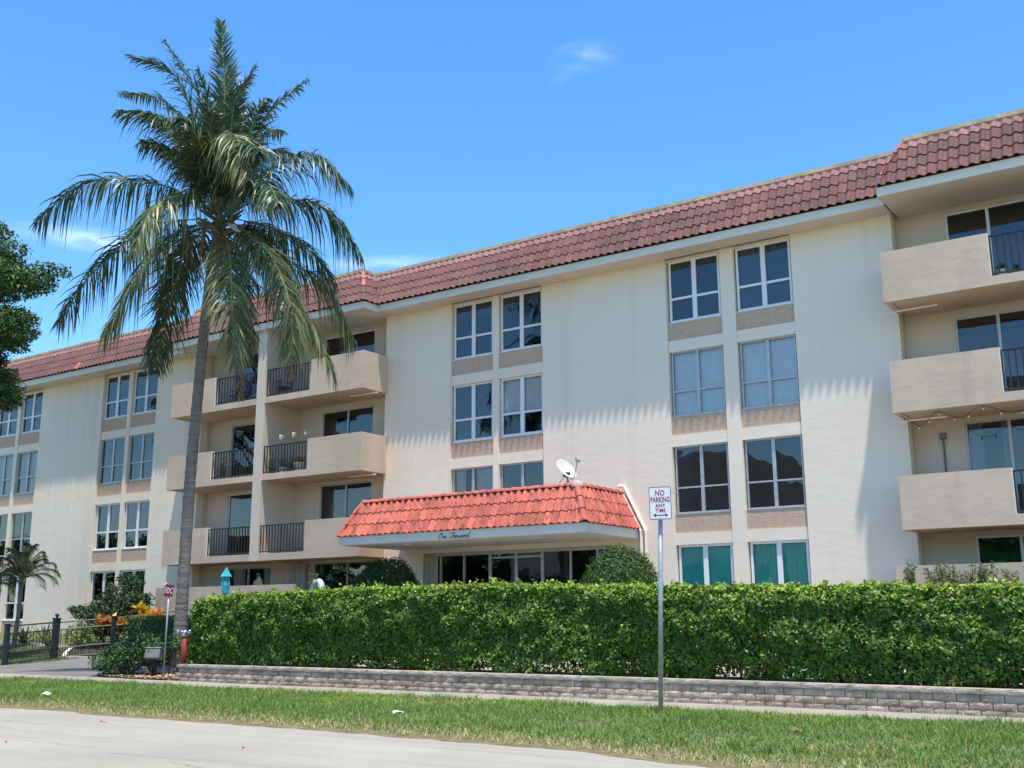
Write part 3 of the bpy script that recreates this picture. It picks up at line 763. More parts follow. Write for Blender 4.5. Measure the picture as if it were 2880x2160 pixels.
tile_field((CX0, CYF-.035, CT-.01), (1, 0, 0), (0, cc, cs_), CX1-CX0, CR, .222, sh_c, lambda s: s*cc, lambda s: CX1-CX0-s*cc, lambda r, x: tile_red, 'canopy_tile', ct)
tile_field((CX1+.035, CYF, CT-.01), (0, 1, 0), (-cc, 0, cs_), Y0-CYF, CR, .222, sh_c, lambda s: s*cc, lambda s: Y0-CYF-.01, lambda r, x: tile_red, 'canopy_tile', ct)
tl2 = []
tile_field((CX0-.035, Y0, CT-.01), (0, -1, 0), (cc, 0, cs_), Y0-CYF, CR, .222, sh_c, lambda s: .01, lambda s: Y0-CYF-s*cc, lambda r, x: tile_red, 'canopy_tile', ct)
emit_tiles(ct, canopy, 300, 'canopy_tile_field')
hc = lambda i: tile_red
hip_caps((CX1+.0, CYF-.02, CT+.03), (CX1-q, CYF+q-.02, RZ+.03), 3, .085, canopy, hc, 'canopy_hip_tile')
hip_caps((CX0-.0, CYF-.02, CT+.03), (CX0+q, CYF+q-.02, RZ+.03), 3, .085, canopy, hc, 'canopy_hip_tile')
hip_caps((CX0+q, CYF+q, RZ+.0), (CX1-q, CYF+q, RZ+.0), 22, .10, canopy, hc, 'canopy_ridge_tile')
hip_caps((CX1-q, CYF+q, RZ+.0), (CX1-q, Y0-.02, RZ+.0), 7, .10, canopy, hc, 'canopy_ridge_tile')
mb = MB(); mb.lathe([(.0, .13), (.07, .12), (.13, .06), (.16, -.02), (.15, -.06)], (CX1-q, CYF+q, RZ+.01), 10)
mb.v = [(x+random.uniform(-.015, .015), y+random.uniform(-.015, .015), z+random.uniform(-.012, .012)) for x, y, z in mb.v]
mb.build('mortar_cap', mortar_pale, canopy, smooth=True)
for (x, y) in ((-19.95, 24.1), (-20.0, 25.5), (-15.6, 24.25), (-15.7, 25.7)):
    MB().lathe([(.0, -.05), (.12, -.045), (.17, -.02), (.18, 0), (.18, .005)], (x, y, CB), 18).build('ceiling_light', lens_m, canopy, smooth=True)
# lettering "One Thousand" brushed in script on the fascia
STROKES = [
 [(.50,1),(.25,.88),(.06,.5),(.10,.1),(.30,0),(.55,.2),(.62,.6),(.52,.92),(.38,.86),(.46,.70),(.72,.80)],
 [(.80,.40),(.84,.30),(.84,0)], [(.84,.22),(.98,.44),(1.07,.36),(1.05,.06),(1.14,0),(1.24,.12)],
 [(1.26,.20),(1.44,.28),(1.42,.44),(1.30,.42),(1.25,.15),(1.36,0),(1.56,.14)],
 [(2.12,.62),(2.10,.86),(2.28,.98),(2.62,.90),(2.92,1.0)], [(2.58,.90),(2.54,.40),(2.40,.05),(2.18,.0),(2.08,.16),(2.2,.24)],
 [(2.92,1.02),(2.88,.5),(2.84,0)], [(2.86,.24),(3.00,.44),(3.08,.34),(3.05,.05),(3.16,.02)],
 [(3.40,.44),(3.24,.30),(3.26,.05),(3.40,.0),(3.50,.2),(3.42,.42),(3.58,.36)],
 [(3.64,.42),(3.62,.10),(3.72,0),(3.86,.14),(3.92,.42)], [(3.90,.30),(3.90,.04),(4.00,.04)],
 [(4.02,.12),(4.20,.56),(4.14,.36),(4.24,.10),(4.14,-.10),(4.04,-.02)],
 [(4.62,.42),(4.44,.36),(4.38,.10),(4.48,0),(4.62,.16),(4.66,.42),(4.64,.06),(4.74,.02)],
 [(4.80,.42),(4.80,0)], [(4.82,.22),(4.96,.44),(5.03,.34),(5.00,.05),(5.10,.02)],
 [(5.48,.42),(5.30,.36),(5.24,.10),(5.34,0),(5.50,.16)], [(5.72,1.06),(5.56,.55),(5.50,.06),(5.62,.0),(5.72,.12)]]
sx_, sy_ = .183, .150
GROUPS = [(0,), (1, 2), (3,), (4, 5), (6, 7), (8,), (9, 10), (11,), (12,), (13, 14), (15, 16)]
LET = {}
for si, st in enumerate(STROKES):
    mb = LET.setdefault([g_ for g_ in range(len(GROUPS)) if si in GROUPS[g_]][0], MB())
    pts = [Vector((-18.26+(x+.22*y)*sx_, 0, 3.488+y*sy_)) for x, y in st]
    P = []
    for k in range(len(pts)-1):
        p0 = pts[max(k-1, 0)]; p1 = pts[k]; p2 = pts[k+1]; p3 = pts[min(k+2, len(pts)-1)]
        for i in range(4):
            t = i/4; P.append(.5*((2*p1)+(p2-p0)*t+(2*p0-5*p1+4*p2-p3)*t*t+(3*p1-p0-3*p2+p3)*t**3))
    P.append(pts[-1])
    for k in range(len(P)-1):
        dd = (P[k+1]-P[k]); dn = dd.normalized() if dd.length > 1e-6 else Vector((1, 0, 0)); nn = Vector((-dn.z, 0, dn.x))
        w = .0085 if dn.z < .2 else .0055
        a, b = P[k]-dn*.002, P[k+1]+dn*.002; yv = Vector((0, CYF-.006, 0))
        mb.quad(a-nn*w+yv, b-nn*w+yv, b+nn*w+yv, a+nn*w+yv)
for mb in LET.values(): mb.build('letter', letter_black, canopy)
# storefront under the canopy
st = MB(); xs = [-20.54, -19.64, -18.67, -17.73, -16.82, -15.87, -14.99, -14.5]
for i, x in enumerate(xs):
    w = .03 if i not in (2, 3, 4) else .045
    st.box(x-w, x+w, Y0+.08, Y0+.16, .9, 3.27)
st.box(-21.1, -14.5, Y0+.082, Y0+.158, 3.22, 3.315)
st.box(-18.6, -16.87, Y0+.083, Y0+.157, 3.08, 3.14)
shop = st.build('lobby_storefront', frame_g, bld, label='glazed lobby front under the canopy')
for a, b in zip(xs[:-1], xs[1:]):
    t = random.uniform(-.006, .006)
    MB().quad((a+.03, Y0+.12+t, .9), (b-.03, Y0+.12-t, .9), (b-.03, Y0+.12-t, 3.22), (a+.03, Y0+.12+t, 3.22)).build('pane', gl_dark, shop)
mb = MB()
for i in range(7):
    x = -21.12+i*.09; mb.v += [(x, Y0+.02-(.05 if i % 2 else 0), .9), (x, Y0+.02-(.05 if i % 2 else 0), 3.28)]
    if i: n = len(mb.v); mb.f.append((n-4, n-2, n-1, n-3))
mb.build('storm_shutter', frame_b, bld)
# downspouts beside the canopy
for dx, w in ((0, .055), (.16, .05)):
    P = [(-14.5+dx*2, Y0-.08, 4.80+dx*.7), (-14.1+dx*.6, Y0-.08, 4.80+dx*.7), (-13.52+dx*.9, Y0-.08, 3.66), (-13.52+dx*.9, Y0-.08, 1.2)]
    if dx == 0: P = P[1:]
    MB().tube(P, w, 4).build('downspout', stucco, bld)
# drain pipes under balconies
for (x, z) in ((-22.9, 5.86), (-22.9, 8.54), (-6.45, 5.84), (-6.45, 8.52)):
    MB().tube([(x-.9 if x < -20 else x+1.2, YB+.55, z), (x+.25 if x < -20 else x-.15, YB+.6, z)], .02, 6).build('drain_pipe', stucco, bld)
# conduit and junction box on the right recess wall
MB().tube([(-5.62, YR-.04, 3.5), (-5.62, YR-.04, 5.55)], .022, 6).box(-5.69, -5.55, YR-.09, YR-.002, 5.5, 5.64).box(-5.69, -5.55, YR-.09, YR-.002, 4.5, 4.6).build('conduit', grey_box, bld)

# ================================================================== RETAINING WALL
rw = thing('retaining_wall', (-10, 16.2, 0), 'low grey split-face block wall along the sidewalk under the hedge', 'garden wall')
def wy(x): return 16.14 - .0022*max(0, x+13)**2*1.0
blk = MB().cbox(0, .296, 0, .22, 0, .122, .007)
base = []
def block_mesh(w, h, depth, rough):
    n = 5; mb = MB()
    # front face as grid with split-face relief
    for j in range(4):
        for i in range(n):
            x = w*i/(n-1); z = h*j/3; edge = i in (0, n-1) or j in (0, 3)
            y = (.004 if edge else -random.uniform(.2, 1)*rough); mb.v.append((x, y, z))
    for j in range(3):
        for i in range(n-1): a = j*n+i; mb.f.append((a, a+1, a+n+1, a+n))
    k = len(mb.v); mb.v += [(0, depth, 0), (w, depth, 0), (w, depth, h), (0, depth, h)]
    top = [3*n+i for i in range(n)]; bot = list(range(n))
    mb.f.append(tuple(top)+(k+2, k+3)); mb.f.append(tuple(reversed(bot))+(k, k+1))
    mb.f.append((0, n, 2*n, 3*n, k+3, k)); mb.f.append((4*n-1, 3*n-1, 2*n-1, n-1, k+1, k+2)); mb.f.append((k+1, k, k+3, k+2))
    return mb.mesh('block')
bms = [block_mesh(.296, .097, .2, .010) for _ in range(9)]
cms = [block_mesh(w, .072, .26, .006) for w in (.33, .44, .38)]
XL, XR = -19.80, -1.6
nb = 0
for r, z in enumerate((.004, .107, .210)):
    x = XL - (.154 if r % 2 else 0)
    while x < XR:
        mw = Matrix.Translation((x, wy(x)+random.uniform(-.004, .004)+(.004*r), z)) @ Matrix.Rotation(math.atan2(wy(x+.3)-wy(x), .3)+random.uniform(-.01, .01), 4, 'Z')
        o = place('block', random.choice(bms), block_m, rw); o.matrix_basis = mw
        x += .308; nb += 1
x = XL-.1
while x < XR:
    me = random.choice(cms); w = max(v.co.x for v in me.vertices)
    mw = Matrix.Translation((x, wy(x)-.012, .312)) @ Matrix.Rotation(math.atan2(wy(x+.3)-wy(x), .3), 4, 'Z')
    o = place('cap_block', me, cap_m, rw); o.matrix_basis = mw; x += w+.005
# return of the wall at its left end (curving back)
for r, z in enumerate((.004, .107, .210, .312)):
    for k in range(4):
        a = R_(100+k*6); me = cms[0] if r == 3 else random.choice(bms)
        mw = Matrix.Translation((XL-.06-.03*k, 16.16+.308*(k+1), z)) @ Matrix.Rotation(R_(-90), 4, 'Z')
        o = place('cap_block' if r == 3 else 'block', me, cap_m if r == 3 else block_m, rw); o.matrix_basis = mw
bed = MB(); bed.box(XL+.05, XR+2, 16.3, 18.0, .1, .34); structure('hedge_bed', bed, soil)

# ================================================================== HEDGE
def nz3(P, f, seed=0):
    return np.array([noise.noise((p[0]*f+seed, p[1]*f, p[2]*f)) for p in P])
hedge = thing('hedge', (-10, 17, .3), 'long clipped leafy green hedge growing above the low block wall', 'hedge')
hx0, hx1, hy0, hy1 = -19.80, 1.0, 16.28, 17.75
def hedge_top(x): return np.interp(x, [-20.2, -19.6, -18.5, -15, -11.5, -7, -2.7, 1], [1.66, 1.80, 1.88, 1.96, 1.96, 1.85, 1.77, 1.76])
def hedge_pts(nf, ntp, nend, nin):
    P = []; Nn = []
    n = nf; x = rng.uniform(hx0, hx1, n); tz = hedge_top(x)
    z = .40+(tz-.40)*rng.uniform(0, 1, n)**.95
    q = np.stack([x, np.zeros(n), z], 1); bul = nz3(q, .9)*.20+nz3(q, 2.6, 9)*.15+nz3(q, 6, 5)*.06
    y = hy0 + .04 - bul*.9 + rng.exponential(.06, n) + .16*np.clip((1.25-z)/.9, 0, 1) + np.maximum(0, (z-(tz-.22)))*.5
    yw = np.array([wy(v) for v in x])-16.14
    P.append(np.stack([x, y+yw*.7, z], 1)); Nn.append(np.tile([0, -1., .55], (n, 1)))
    n = ntp; x = rng.uniform(hx0, hx1, n); y = rng.uniform(hy0+.05, hy1, n); q = np.stack([x, y, np.zeros(n)], 1)
    z = hedge_top(x) + nz3(q, .8, 4)*.06 + nz3(q, 3, 2)*.06 - .03 - rng.exponential(.05, n) + np.where(nz3(q, 5, 13) > .40, rng.uniform(0, .13, n), 0)
    P.append(np.stack([x, y, z], 1)); Nn.append(np.tile([0, -.3, 1.], (n, 1)))
    n = nend; y = rng.uniform(hy0, hy1, n); z = rng.uniform(.34, 1.72, n); q = np.stack([np.zeros(n), y, z], 1)
    x = hx0 - nz3(q, 1.3)*.15 + rng.exponential(.07, n) + np.maximum(0, z-1.4)*.6 + ((y-17)/.75)**2*.12
    P.append(np.stack([x, y, z], 1)); Nn.append(np.tile([-1., -.2, .4], (n, 1)))
    n = nin; x = rng.uniform(hx0+.1, hx1, n); y = rng.uniform(hy0+.1, hy1, n); z = .40+(hedge_top(x)-.45)*rng.uniform(0, 1, n)
    P.append(np.stack([x, y, z], 1)); Nn.append(rng.normal(0, 1, (n, 3)))
    return np.concatenate(P), np.concatenate(Nn)
P, Nn = hedge_pts(82000, 26000, 4500, 64000)
# thin the foot of the hedge so that light shows through in places
keep = rng.random(len(P)) < np.where(P[:, 2] < .62, np.clip(.66+1.5*nz3(P*[1, 0, 1], 1.5, 3), .08, 1), 1)
hol = nz3(P*[1, .3, 1], 1.9, 17)+.6*nz3(P*[1, .3, 1], 4.5, 23); keep &= ~((P[:, 1] < 16.75) & (hol < -.36) & (rng.random(len(P)) < .5))
P = P[keep]; Nn = Nn[keep]
cols = palette(len(P), [(.085, .165, .022), (.120, .215, .028), (.175, .280, .032), (.055, .120, .022)], [3, 4, 2, 2], .22)
young = (rng.random(len(P)) < np.clip((P[:, 2]-hedge_top(P[:, 0])+.22)/.25, 0, 1)*.62+.02+.10*np.clip(nz3(P, 1.6, 7)*2, 0, 1))
cols[young] = palette(int(young.sum()), [(.34, .46, .035), (.26, .40, .035), (.42, .48, .045)], [3, 3, 1], .15)
brn = rng.random(len(P)) < .006+.05*np.clip(nz3(P, .8, 21)-.25, 0, 1); cols[brn] = palette(int(brn.sum()), [(.22, .15, .07), (.30, .22, .09)], [1, 1], .2)
leaves('foliage', P, Nn, np.full(len(P), .087), leaf_m, hedge, cols, .62)
mb = MB()
for i in range(46):
    x = random.uniform(hx0+.2, hx1); y = random.uniform(16.6, 17.3); p = Vector((x, y, .25)); 
    for k in range(2):
        q = p+Vector((random.uniform(-.35, .35), random.uniform(-.2, .2), random.uniform(.9, 1.2)))
        mb.tube([p, p.lerp(q, .5)+Vector((random.uniform(-.06, .06), random.uniform(-.06, .06), 0)), q], [.018, .013, .006], 5, False)
mb.build('stems', bark, hedge)['kind'] = 'stuff'

# ================================================================== GRASS
def blades(name, n, xr, yr, zf, hgt, wid, colf, keepf=None, lean=.5, parent=None):
    x = rng.uniform(*xr, n); y = rng.uniform(*yr, n); P = np.stack([x, y, np.zeros(n)], 1)
    if keepf is not None: k = keepf(P); P = P[k]; n = len(P)
    P[:, 2] = zf(P)
    h = hgt(P)*rng.uniform(.5, 1.3, n); a = rng.uniform(0, 2*np.pi, n); w = wid*rng.uniform(.6, 1.4, n)
    s = np.stack([np.cos(a), np.sin(a), np.zeros(n)], 1); d = rng.normal(0, lean, (n, 3)); d[:, 2] = 1; d /= np.linalg.norm(d, axis=1)[:, None]
    ln = np.stack([d[:, 0], d[:, 1], -.25*np.abs(d[:, 0])-.25*np.abs(d[:, 1])], 1)
    b0 = P-s*w[:, None]; b1 = P+s*w[:, None]; mid = P+d*h[:, None]*.55; m0 = mid-s*w[:, None]*.75; m1 = mid+s*w[:, None]*.75
    tip = P+d*h[:, None]+ln*h[:, None]*.55
    V = np.stack([b0, b1, m1, m0, tip], 1).reshape(-1, 3); k = np.arange(n)[:, None]*5
    Fq = np.concatenate([k+[0, 1, 2], k+[0, 2, 3], k+[3, 2, 4]], 1).reshape(-1, 3)
    return npmesh(name, V, Fq, grass_m, parent, np.repeat(colf(P), 3, 0))
def edge_y(P): return ROAD_Y-.045*np.clip(P[:, 0]+8.5, 0, 9)**1.6+.10+nz3(P*[1, 0, 0], .55)*.22+nz3(P*[1, 0, 0], 2.3, 5)*.12
def gcol(P):
    n = len(P); c = palette(n, [(.15, .255, .055), (.20, .31, .07), (.115, .215, .05), (.26, .345, .085)], [4, 3, 2, 1.2], .2)
    t = np.clip((edge_y(P)+1.0-P[:, 1])/.9, 0, 1); t += np.clip(nz3(P, .7, 2)*1.2-.30, 0, .5)
    dry = rng.random(n) < t*.72
    c[dry] = palette(int(dry.sum()), [(.62, .50, .26), (.52, .42, .21), (.38, .36, .14)], [3, 2, 2], .2)
    yel = (~dry) & (rng.random(n) < np.clip(nz3(P, .45, 11)*1.6, 0, .7)*np.clip((P[:, 1]-12.5)/1.5, 0, 1))
    c[yel] = palette(int(yel.sum()), [(.28, .37, .06), (.34, .40, .07)], [1, 1], .15)
    return c
vz = lambda P: np.full(len(P), .02)
def gh(P): return .055+.060*np.clip(.45+nz3(P, .9, 3)*1.3+nz3(P, 3.1, 8)*1.0, 0, 1.5)*np.clip((P[:, 1]-edge_y(P))/.9, .35, 1)
gob = blades('grass', 175000, (-24, .5), (ROAD_Y-1.4, WALK0+.03), vz, gh, .0062, gcol, lambda P: (P[:, 1] > edge_y(P)) & (rng.random(len(P)) < np.clip(.45+.55*np.clip((P[:, 1]-edge_y(P))/.7, 0, 1)-1.3*np.clip(nz3(P, 1.3, 31)-.32, 0, 1), 0, 1)) & (P[:, 0] > -(P[:, 1]*1.42+7)), .55)
tag(gob, 'green grass verge with a dry yellow fringe along the road', 'grass', kind='stuff')
gob2 = blades('lawn_grass', 16000, (-46, -30.9), (18.0, 24.2), lambda P: np.array([H(p[0], p[1])+.02 for p in P]), lambda P: np.full(len(P), .06), .012, lambda P: palette(len(P), [(.13, .19, .05), (.19, .22, .065), (.24, .23, .09)], [2, 2, 1], .2), lambda P: (P[:, 1] < 23.2) & (P[:, 1]-18 > (-30.9-P[:, 0])*.05), .5)
tag(gob2, 'short lawn behind the black metal fence', 'lawn', kind='stuff')

# ================================================================== MULCH
poly = [(-22.6, 16.16), (-19.95, 16.14), (-20.0, 17.9), (-22.0, 18.3), (-23.6, 17.6), (-23.4, 16.6)]
structure('mulch_bed', MB().prism(poly, 0, .05), soil)
def inpoly(x, y):
    c = False
    for i in range(len(poly)):
        (x1, y1), (x2, y2) = poly[i], poly[i-1]
        if (y1 > y) != (y2 > y) and x < (x2-x1)*(y-y1)/(y2-y1)+x1: c = not c
    return c
V = []; Fq = []; cc_ = []
for i in range(3200):
    x, y = random.uniform(-23.6, -20.1), random.uniform(16.12, 18.3)
    if not inpoly(x, y): continue
    a = random.uniform(0, 6.3); l = random.uniform(.02, .05); w = random.uniform(.010, .022); t = random.uniform(-.3, .3); z = .055+random.uniform(0, .03)
    n = len(V)
    for (u_, v_) in ((-l, -w), (l, -w*.6), (l, w), (-l, w*.7)):
        V.append((x+u_*math.cos(a)-v_*math.sin(a), y+u_*math.sin(a)+v_*math.cos(a), z+u_*t+v_*.4))
    Fq.append((n, n+1, n+2, n+3))
mo = npmesh('mulch', np.array(V), np.array(Fq), chip_m, None, palette(len(Fq), [(.42, .30, .17), (.55, .42, .27), (.30, .19, .11), (.20, .13, .08)], [3, 2, 2, 2], .2))
tag(mo, 'pale wood chip mulch beside the end of the block wall', 'mulch', kind='stuff')

# ================================================================== COCONUT PALM
palm = thing('palm_tree', (-21.72, 17.6, .1), 'tall coconut palm with arching fronds rising beside the hedge', 'palm tree')
tp = [(-21.70, 17.6, -.05), (-21.66, 17.6, 1.03), (-21.65, 17.6, 2.12), (-21.63, 17.6, 4.64), (-21.52, 17.6, 6.99), (-21.37, 17.6, 9.4), (-21.17, 17.6, 10.96), (-21.01, 17.6, 11.64)]
def catmull(pts, n):
    pts = [Vector(p) for p in pts]; out = []
    for k in range(len(pts)-1):
        p0 = pts[max(k-1, 0)]; p1 = pts[k]; p2 = pts[k+1]; p3 = pts[min(k+2, len(pts)-1)]
        for i in range(n):
            t = i/n; out.append(.5*((2*p1)+(p2-p0)*t+(2*p0-5*p1+4*p2-p3)*t*t+(3*p1-p0-3*p2+p3)*t**3))
    out.append(pts[-1]); return out
tp_s = catmull(tp, 22)
rad = []
for i, p in enumerate(tp_s):
    r = np.interp(p.z, [0, .5, 2, 6, 10, 11.7], [.22, .175, .143, .135, .126, .116]); rad.append(float(r)*(1+(.045 if i % 3 == 0 else -.02)+random.uniform(-.012, .012)))
MB().tube(tp_s, rad, 14).build('trunk', bark_palm, palm, smooth=True)
CC = Vector((-21.01, 17.6, 11.61)); PXM = 1/(1.508*3008/26.35)   # metres for one pixel of the measured crown layout
RX = Vector((Rv.x, Rv.y, 0)); FX = Vector((-RX.y, RX.x, 0))
CAM0 = Vector((0, 0, CZ)); D0 = (CC-CAM0).dot(FX)
def cpt(x, y, w=0.):
    r = Fv*3008.1+R2*(x/1.508-1440)-U2*(y/1.508-1080)      # measured crown layout, each point at its own depth
    return CAM0+r*((D0+w)/r.dot(FX))
def frond(cps, leaf, seed, droop=.5, dens=104, hue=0, name='frond', spread=1., stalk=.028):
    rs = np.random.default_rng(seed); P = catmull([cpt(*c) for c in cps], 16); L = [0]
    for a, b in zip(P[:-1], P[1:]): L.append(L[-1]+(b-a).length)
    tot = L[-1]; L = np.array(L); A = np.array([tuple(p) for p in P])
    def at(s): return np.array([np.interp(s, L, A[:, k]) for k in range(3)])
    fr = MB().tube(P, [stalk*(1-.85*i/(len(P)-1)) for i in range(len(P))], 6, True, .7).build(name, rachis_m, palm)
    V = []; Fq = []; C = []
    for i in range(dens):
        t = .13+.87*(i+.5)/dens; s = t*tot; p = at(s); T_ = at(min(tot, s+.06))-at(max(0, s-.06)); T_ /= np.linalg.norm(T_)
        sd = np.cross(T_, [0, 0, 1]); nl = np.linalg.norm(sd)
        if nl < .25: sd = sd+np.array([RX.x, RX.y, 0])*(.25-nl)*4; nl = np.linalg.norm(sd)
        sd /= nl; nr = np.cross(sd, T_)
        ll = leaf*(1.05 if droop < .5 else 1.22)*(math.sin(math.pi*min(1, (.10+t*.86)))**.55)*(1-.25*t)
        for sg in (-1, 1):
            if rs.random() < .04: continue
            f_ = .55+.55*t+rs.normal(0, .20); k_ = .10+rs.normal(0, .26)
            dr_ = sd*sg*(.6 if droop < .35 else spread)+T_*f_+nr*k_; dr_ /= np.linalg.norm(dr_)
            l_ = ll*rs.uniform(.7, 1.15); w = .021*rs.uniform(.8, 1.2); dp = (droop*1.1+.12)*rs.uniform(.45, 1.55)
            side = np.cross(dr_, nr); side /= (np.linalg.norm(side)+1e-9); side = side*.8+nr*rs.normal(0, .5); side /= np.linalg.norm(side)
            pts = []
            for u_, ww in ((0, .6), (.33, 1.), (.68, .75), (1., .06)):
                c = p+dr_*l_*u_*(1-.30*dp*u_)+np.array([0, 0, -1.])*dp*l_*u_*u_*.85
                pts += [c-side*w*ww, c+side*w*ww]
            n = len(V); V += pts
            for q_ in range(3): Fq.append((n+2*q_, n+2*q_+1, n+2*q_+3, n+2*q_+2))
            b = rs.uniform(.8, 1.2)
            if hue == 2: base = (.20*b, .13*b, .07*b)
            elif hue == 1: base = (.19*b, .195*b, .07*b) if rs.random() < .45 else (.10*b, .14*b, .05*b)
            else: base = (.050*b, .092*b, .042*b) if rs.random() < .7 else (.090*b, .130*b, .050*b)
            C += [base]*2+[tuple(np.array(base)*(1.0 if rs.random() < .8 else 1)+np.array([.05, .03, 0])*rs.random())]
    npmesh('leaflets', np.array(V), np.array(Fq), palm_m, fr, np.array(C))
    return fr
FR = [
 ([(935,905,0),(948,640,-.1),(952,380,-.1),(938,92,0)], 1.05, .10, 0), ([(925,900,0),(900,620,.3),(830,380,.5),(698,172,.6)], 1.0, .25, 0),
 ([(915,890,0),(850,600,-.4),(740,320,-.7),(552,238,-1.0)], 1.0, .30, 0), ([(905,890,0),(830,600,.6),(700,430,1.1),(505,395,1.6)], .95, .40, 0),
 ([(900,890,0),(820,680,-.7),(690,510,-1.3),(505,470,-1.9)], 1.0, .5, 0), ([(945,900,0),(985,640,.4),(1010,420,.6),(1085,280,.8)], 1.0, .2, 0),
 ([(955,890,0),(1030,680,.5),(1140,480,.9),(1305,338,1.1)], .9, .35, 0), ([(960,890,0),(1050,720,1.2),(1160,640,2.0),(1262,668,2.7)], .95, .5, 0),
 ([(965,900,0),(1110,745,-.3),(1330,655,-.6),(1478,790,-.7)], 1.05, .75, 0), ([(970,905,0),(1130,845,.2),(1380,880,.4),(1532,1085,.5)], 1.1, .8, 0),
 ([(890,905,0),(690,785,.2),(380,770,.3),(150,945,.3)], 1.15, .85, 0), ([(900,910,0),(800,825,-1.0),(650,880,-1.9),(572,1060,-2.3)], 1.0, .8, 1),
 ([(880,930,0),(640,960,.8),(400,1150,1.4),(245,1375,1.6)], 1.1, .8, 0), ([(890,945,0),(700,1010,-.7),(560,1210,-1.2),(442,1425,-1.3)], 1.15, .75, 1),
 ([(895,960,0),(790,1060,.6),(720,1300,1.0),(655,1560,1.1)], 1.0, .55, 0), ([(945,960,0),(975,1090,-1.0),(985,1310,-1.6),(1000,1540,-1.6)], 1.0, .55, 1),
 ([(960,950,0),(1130,1060,-.9),(1225,1270,-1.4),(1238,1500,-1.4)], 1.15, .6, 1), ([(970,930,0),(1200,1090,.5),(1390,1220,.8),(1495,1450,.9)], 1.1, .8, 1),
 ([(965,950,0),(1140,1130,-.2),(1320,1380,-.4),(1425,1610,-.5)], 1.0, .7, 1), ([(970,920,0),(1180,980,1.3),(1330,1080,2.0),(1420,1210,2.4)], 1.05, .7, 0),
 ([(930,890,0),(940,640,-1.1),(1000,575,-1.9),(1052,760,-2.6)], 1.0, .7, 1), ([(925,890,0),(900,700,-.8),(890,560,-1.3),(905,480,-1.6)], 1.05, .4, 0),
 ([(920,890,0),(860,720,1.4),(780,640,2.3),(690,650,3.0)], 1.0, .6, 0), ([(935,890,0),(960,660,1.3),(990,540,2.0),(1030,470,2.5)], 1.0, .45, 0),
 ([(950,890,0),(1040,620,-.8),(1090,480,-1.2),(1130,420,-1.4)], .95, .5, 0), ([(905,895,0),(800,720,-.3),(690,620,-.6),(600,600,-.8)], 1.0, .6, 0),
 ([(935,950,0),(960,1080,1.3),(1020,1300,1.9),(1045,1500,2.0)], 1.0, .5, 0), ([(910,940,0),(830,1010,1.6),(740,1150,2.5),(690,1330,2.9)], 1.0, .6, 0),
 ([(960,935,0),(1090,1000,1.7),(1180,1130,2.7),(1240,1290,3.1)], 1.0, .6, 0), ([(950,900,0),(1050,800,-1.3),(1130,770,-2.2),(1180,860,-3.0)], 1.0, .7, 0),
 ([(928,890,0),(905,640,-.5),(880,430,-.7),(840,300,-.8)], 1.1, .3, 0), ([(938,890,0),(975,600,-.3),(1000,420,-.4),(1060,330,-.5)], 1.1, .3, 0),
 ([(915,895,0),(820,640,.9),(720,520,1.5),(620,500,2.0)], 1.1, .55, 0), ([(952,895,0),(1060,640,1.0),(1130,560,1.5),(1200,560,2.0)], 1.05, .6, 0),
 ([(920,895,0),(860,640,-1.2),(800,520,-1.8),(760,500,-2.3)], 1.1, .5, 0), ([(945,895,0),(1010,700,-1.4),(1060,620,-2.0),(1100,640,-2.6)], 1.1, .6, 0),
 ([(930,890,0),(945,600,.6),(965,420,.8),(990,300,.9)], 1.1, .2, 0),
 ([(940,960,0),(990,1100,.3),(1200,1330,.1),(1242,1600,0)], .55, .9, 2), ([(930,960,0),(960,1150,.4),(1015,1420,.5),(1022,1690,.5)], .5, .9, 2),
]
for k, (cps, lf, dp, hue) in enumerate(FR): frond(cps, lf, 100+k, dp, 128 if hue != 2 else 46, hue)
# boots, spathes and young nuts at the crown
mb = MB()
for i in range(26):
    a = random.uniform(0, 6.28); z = random.uniform(-.35, .35); d_ = Vector((math.cos(a), math.sin(a), .5+z)); p = CC+Vector((0, 0, z-.15))+Vector((d_.x, d_.y, 0))*.12
    mb.tube([p, p+d_*.25, p+d_*.5+Vector((0, 0, .02))], [.06, .05, .02], 6)
mb.build('leaf_bases', bark_palm, palm)
for c0, c1, r in (((870, 960, -.4), (850, 1095, -.6), .055), ((965, 945, -.5), (1018, 985, -.8), .06)):
    a, b = cpt(*c0), cpt(*c1)
    MB().tube([a, a.lerp(b, .3), a.lerp(b, .7), b], [.02, r, r*.9, .006], 8).build('spathe', dry_m if r < .06 else curtain, palm, smooth=True)
for i in range(9):
    a = random.uniform(0, 6.28); p = CC+Vector((math.cos(a)*.32, math.sin(a)*.32, random.uniform(-.35, -.05)))
    nu = MB().lathe([(0, -.11), (.06, -.09), (.085, -.02), (.08, .05), (.04, .1), (0, .11)], tuple(p), 8).build('coconut', MATS['rachis_nut'] if 'rachis_nut' in MATS else material('rachis_nut', (.08, .10, .03), .5), palm, smooth=True)

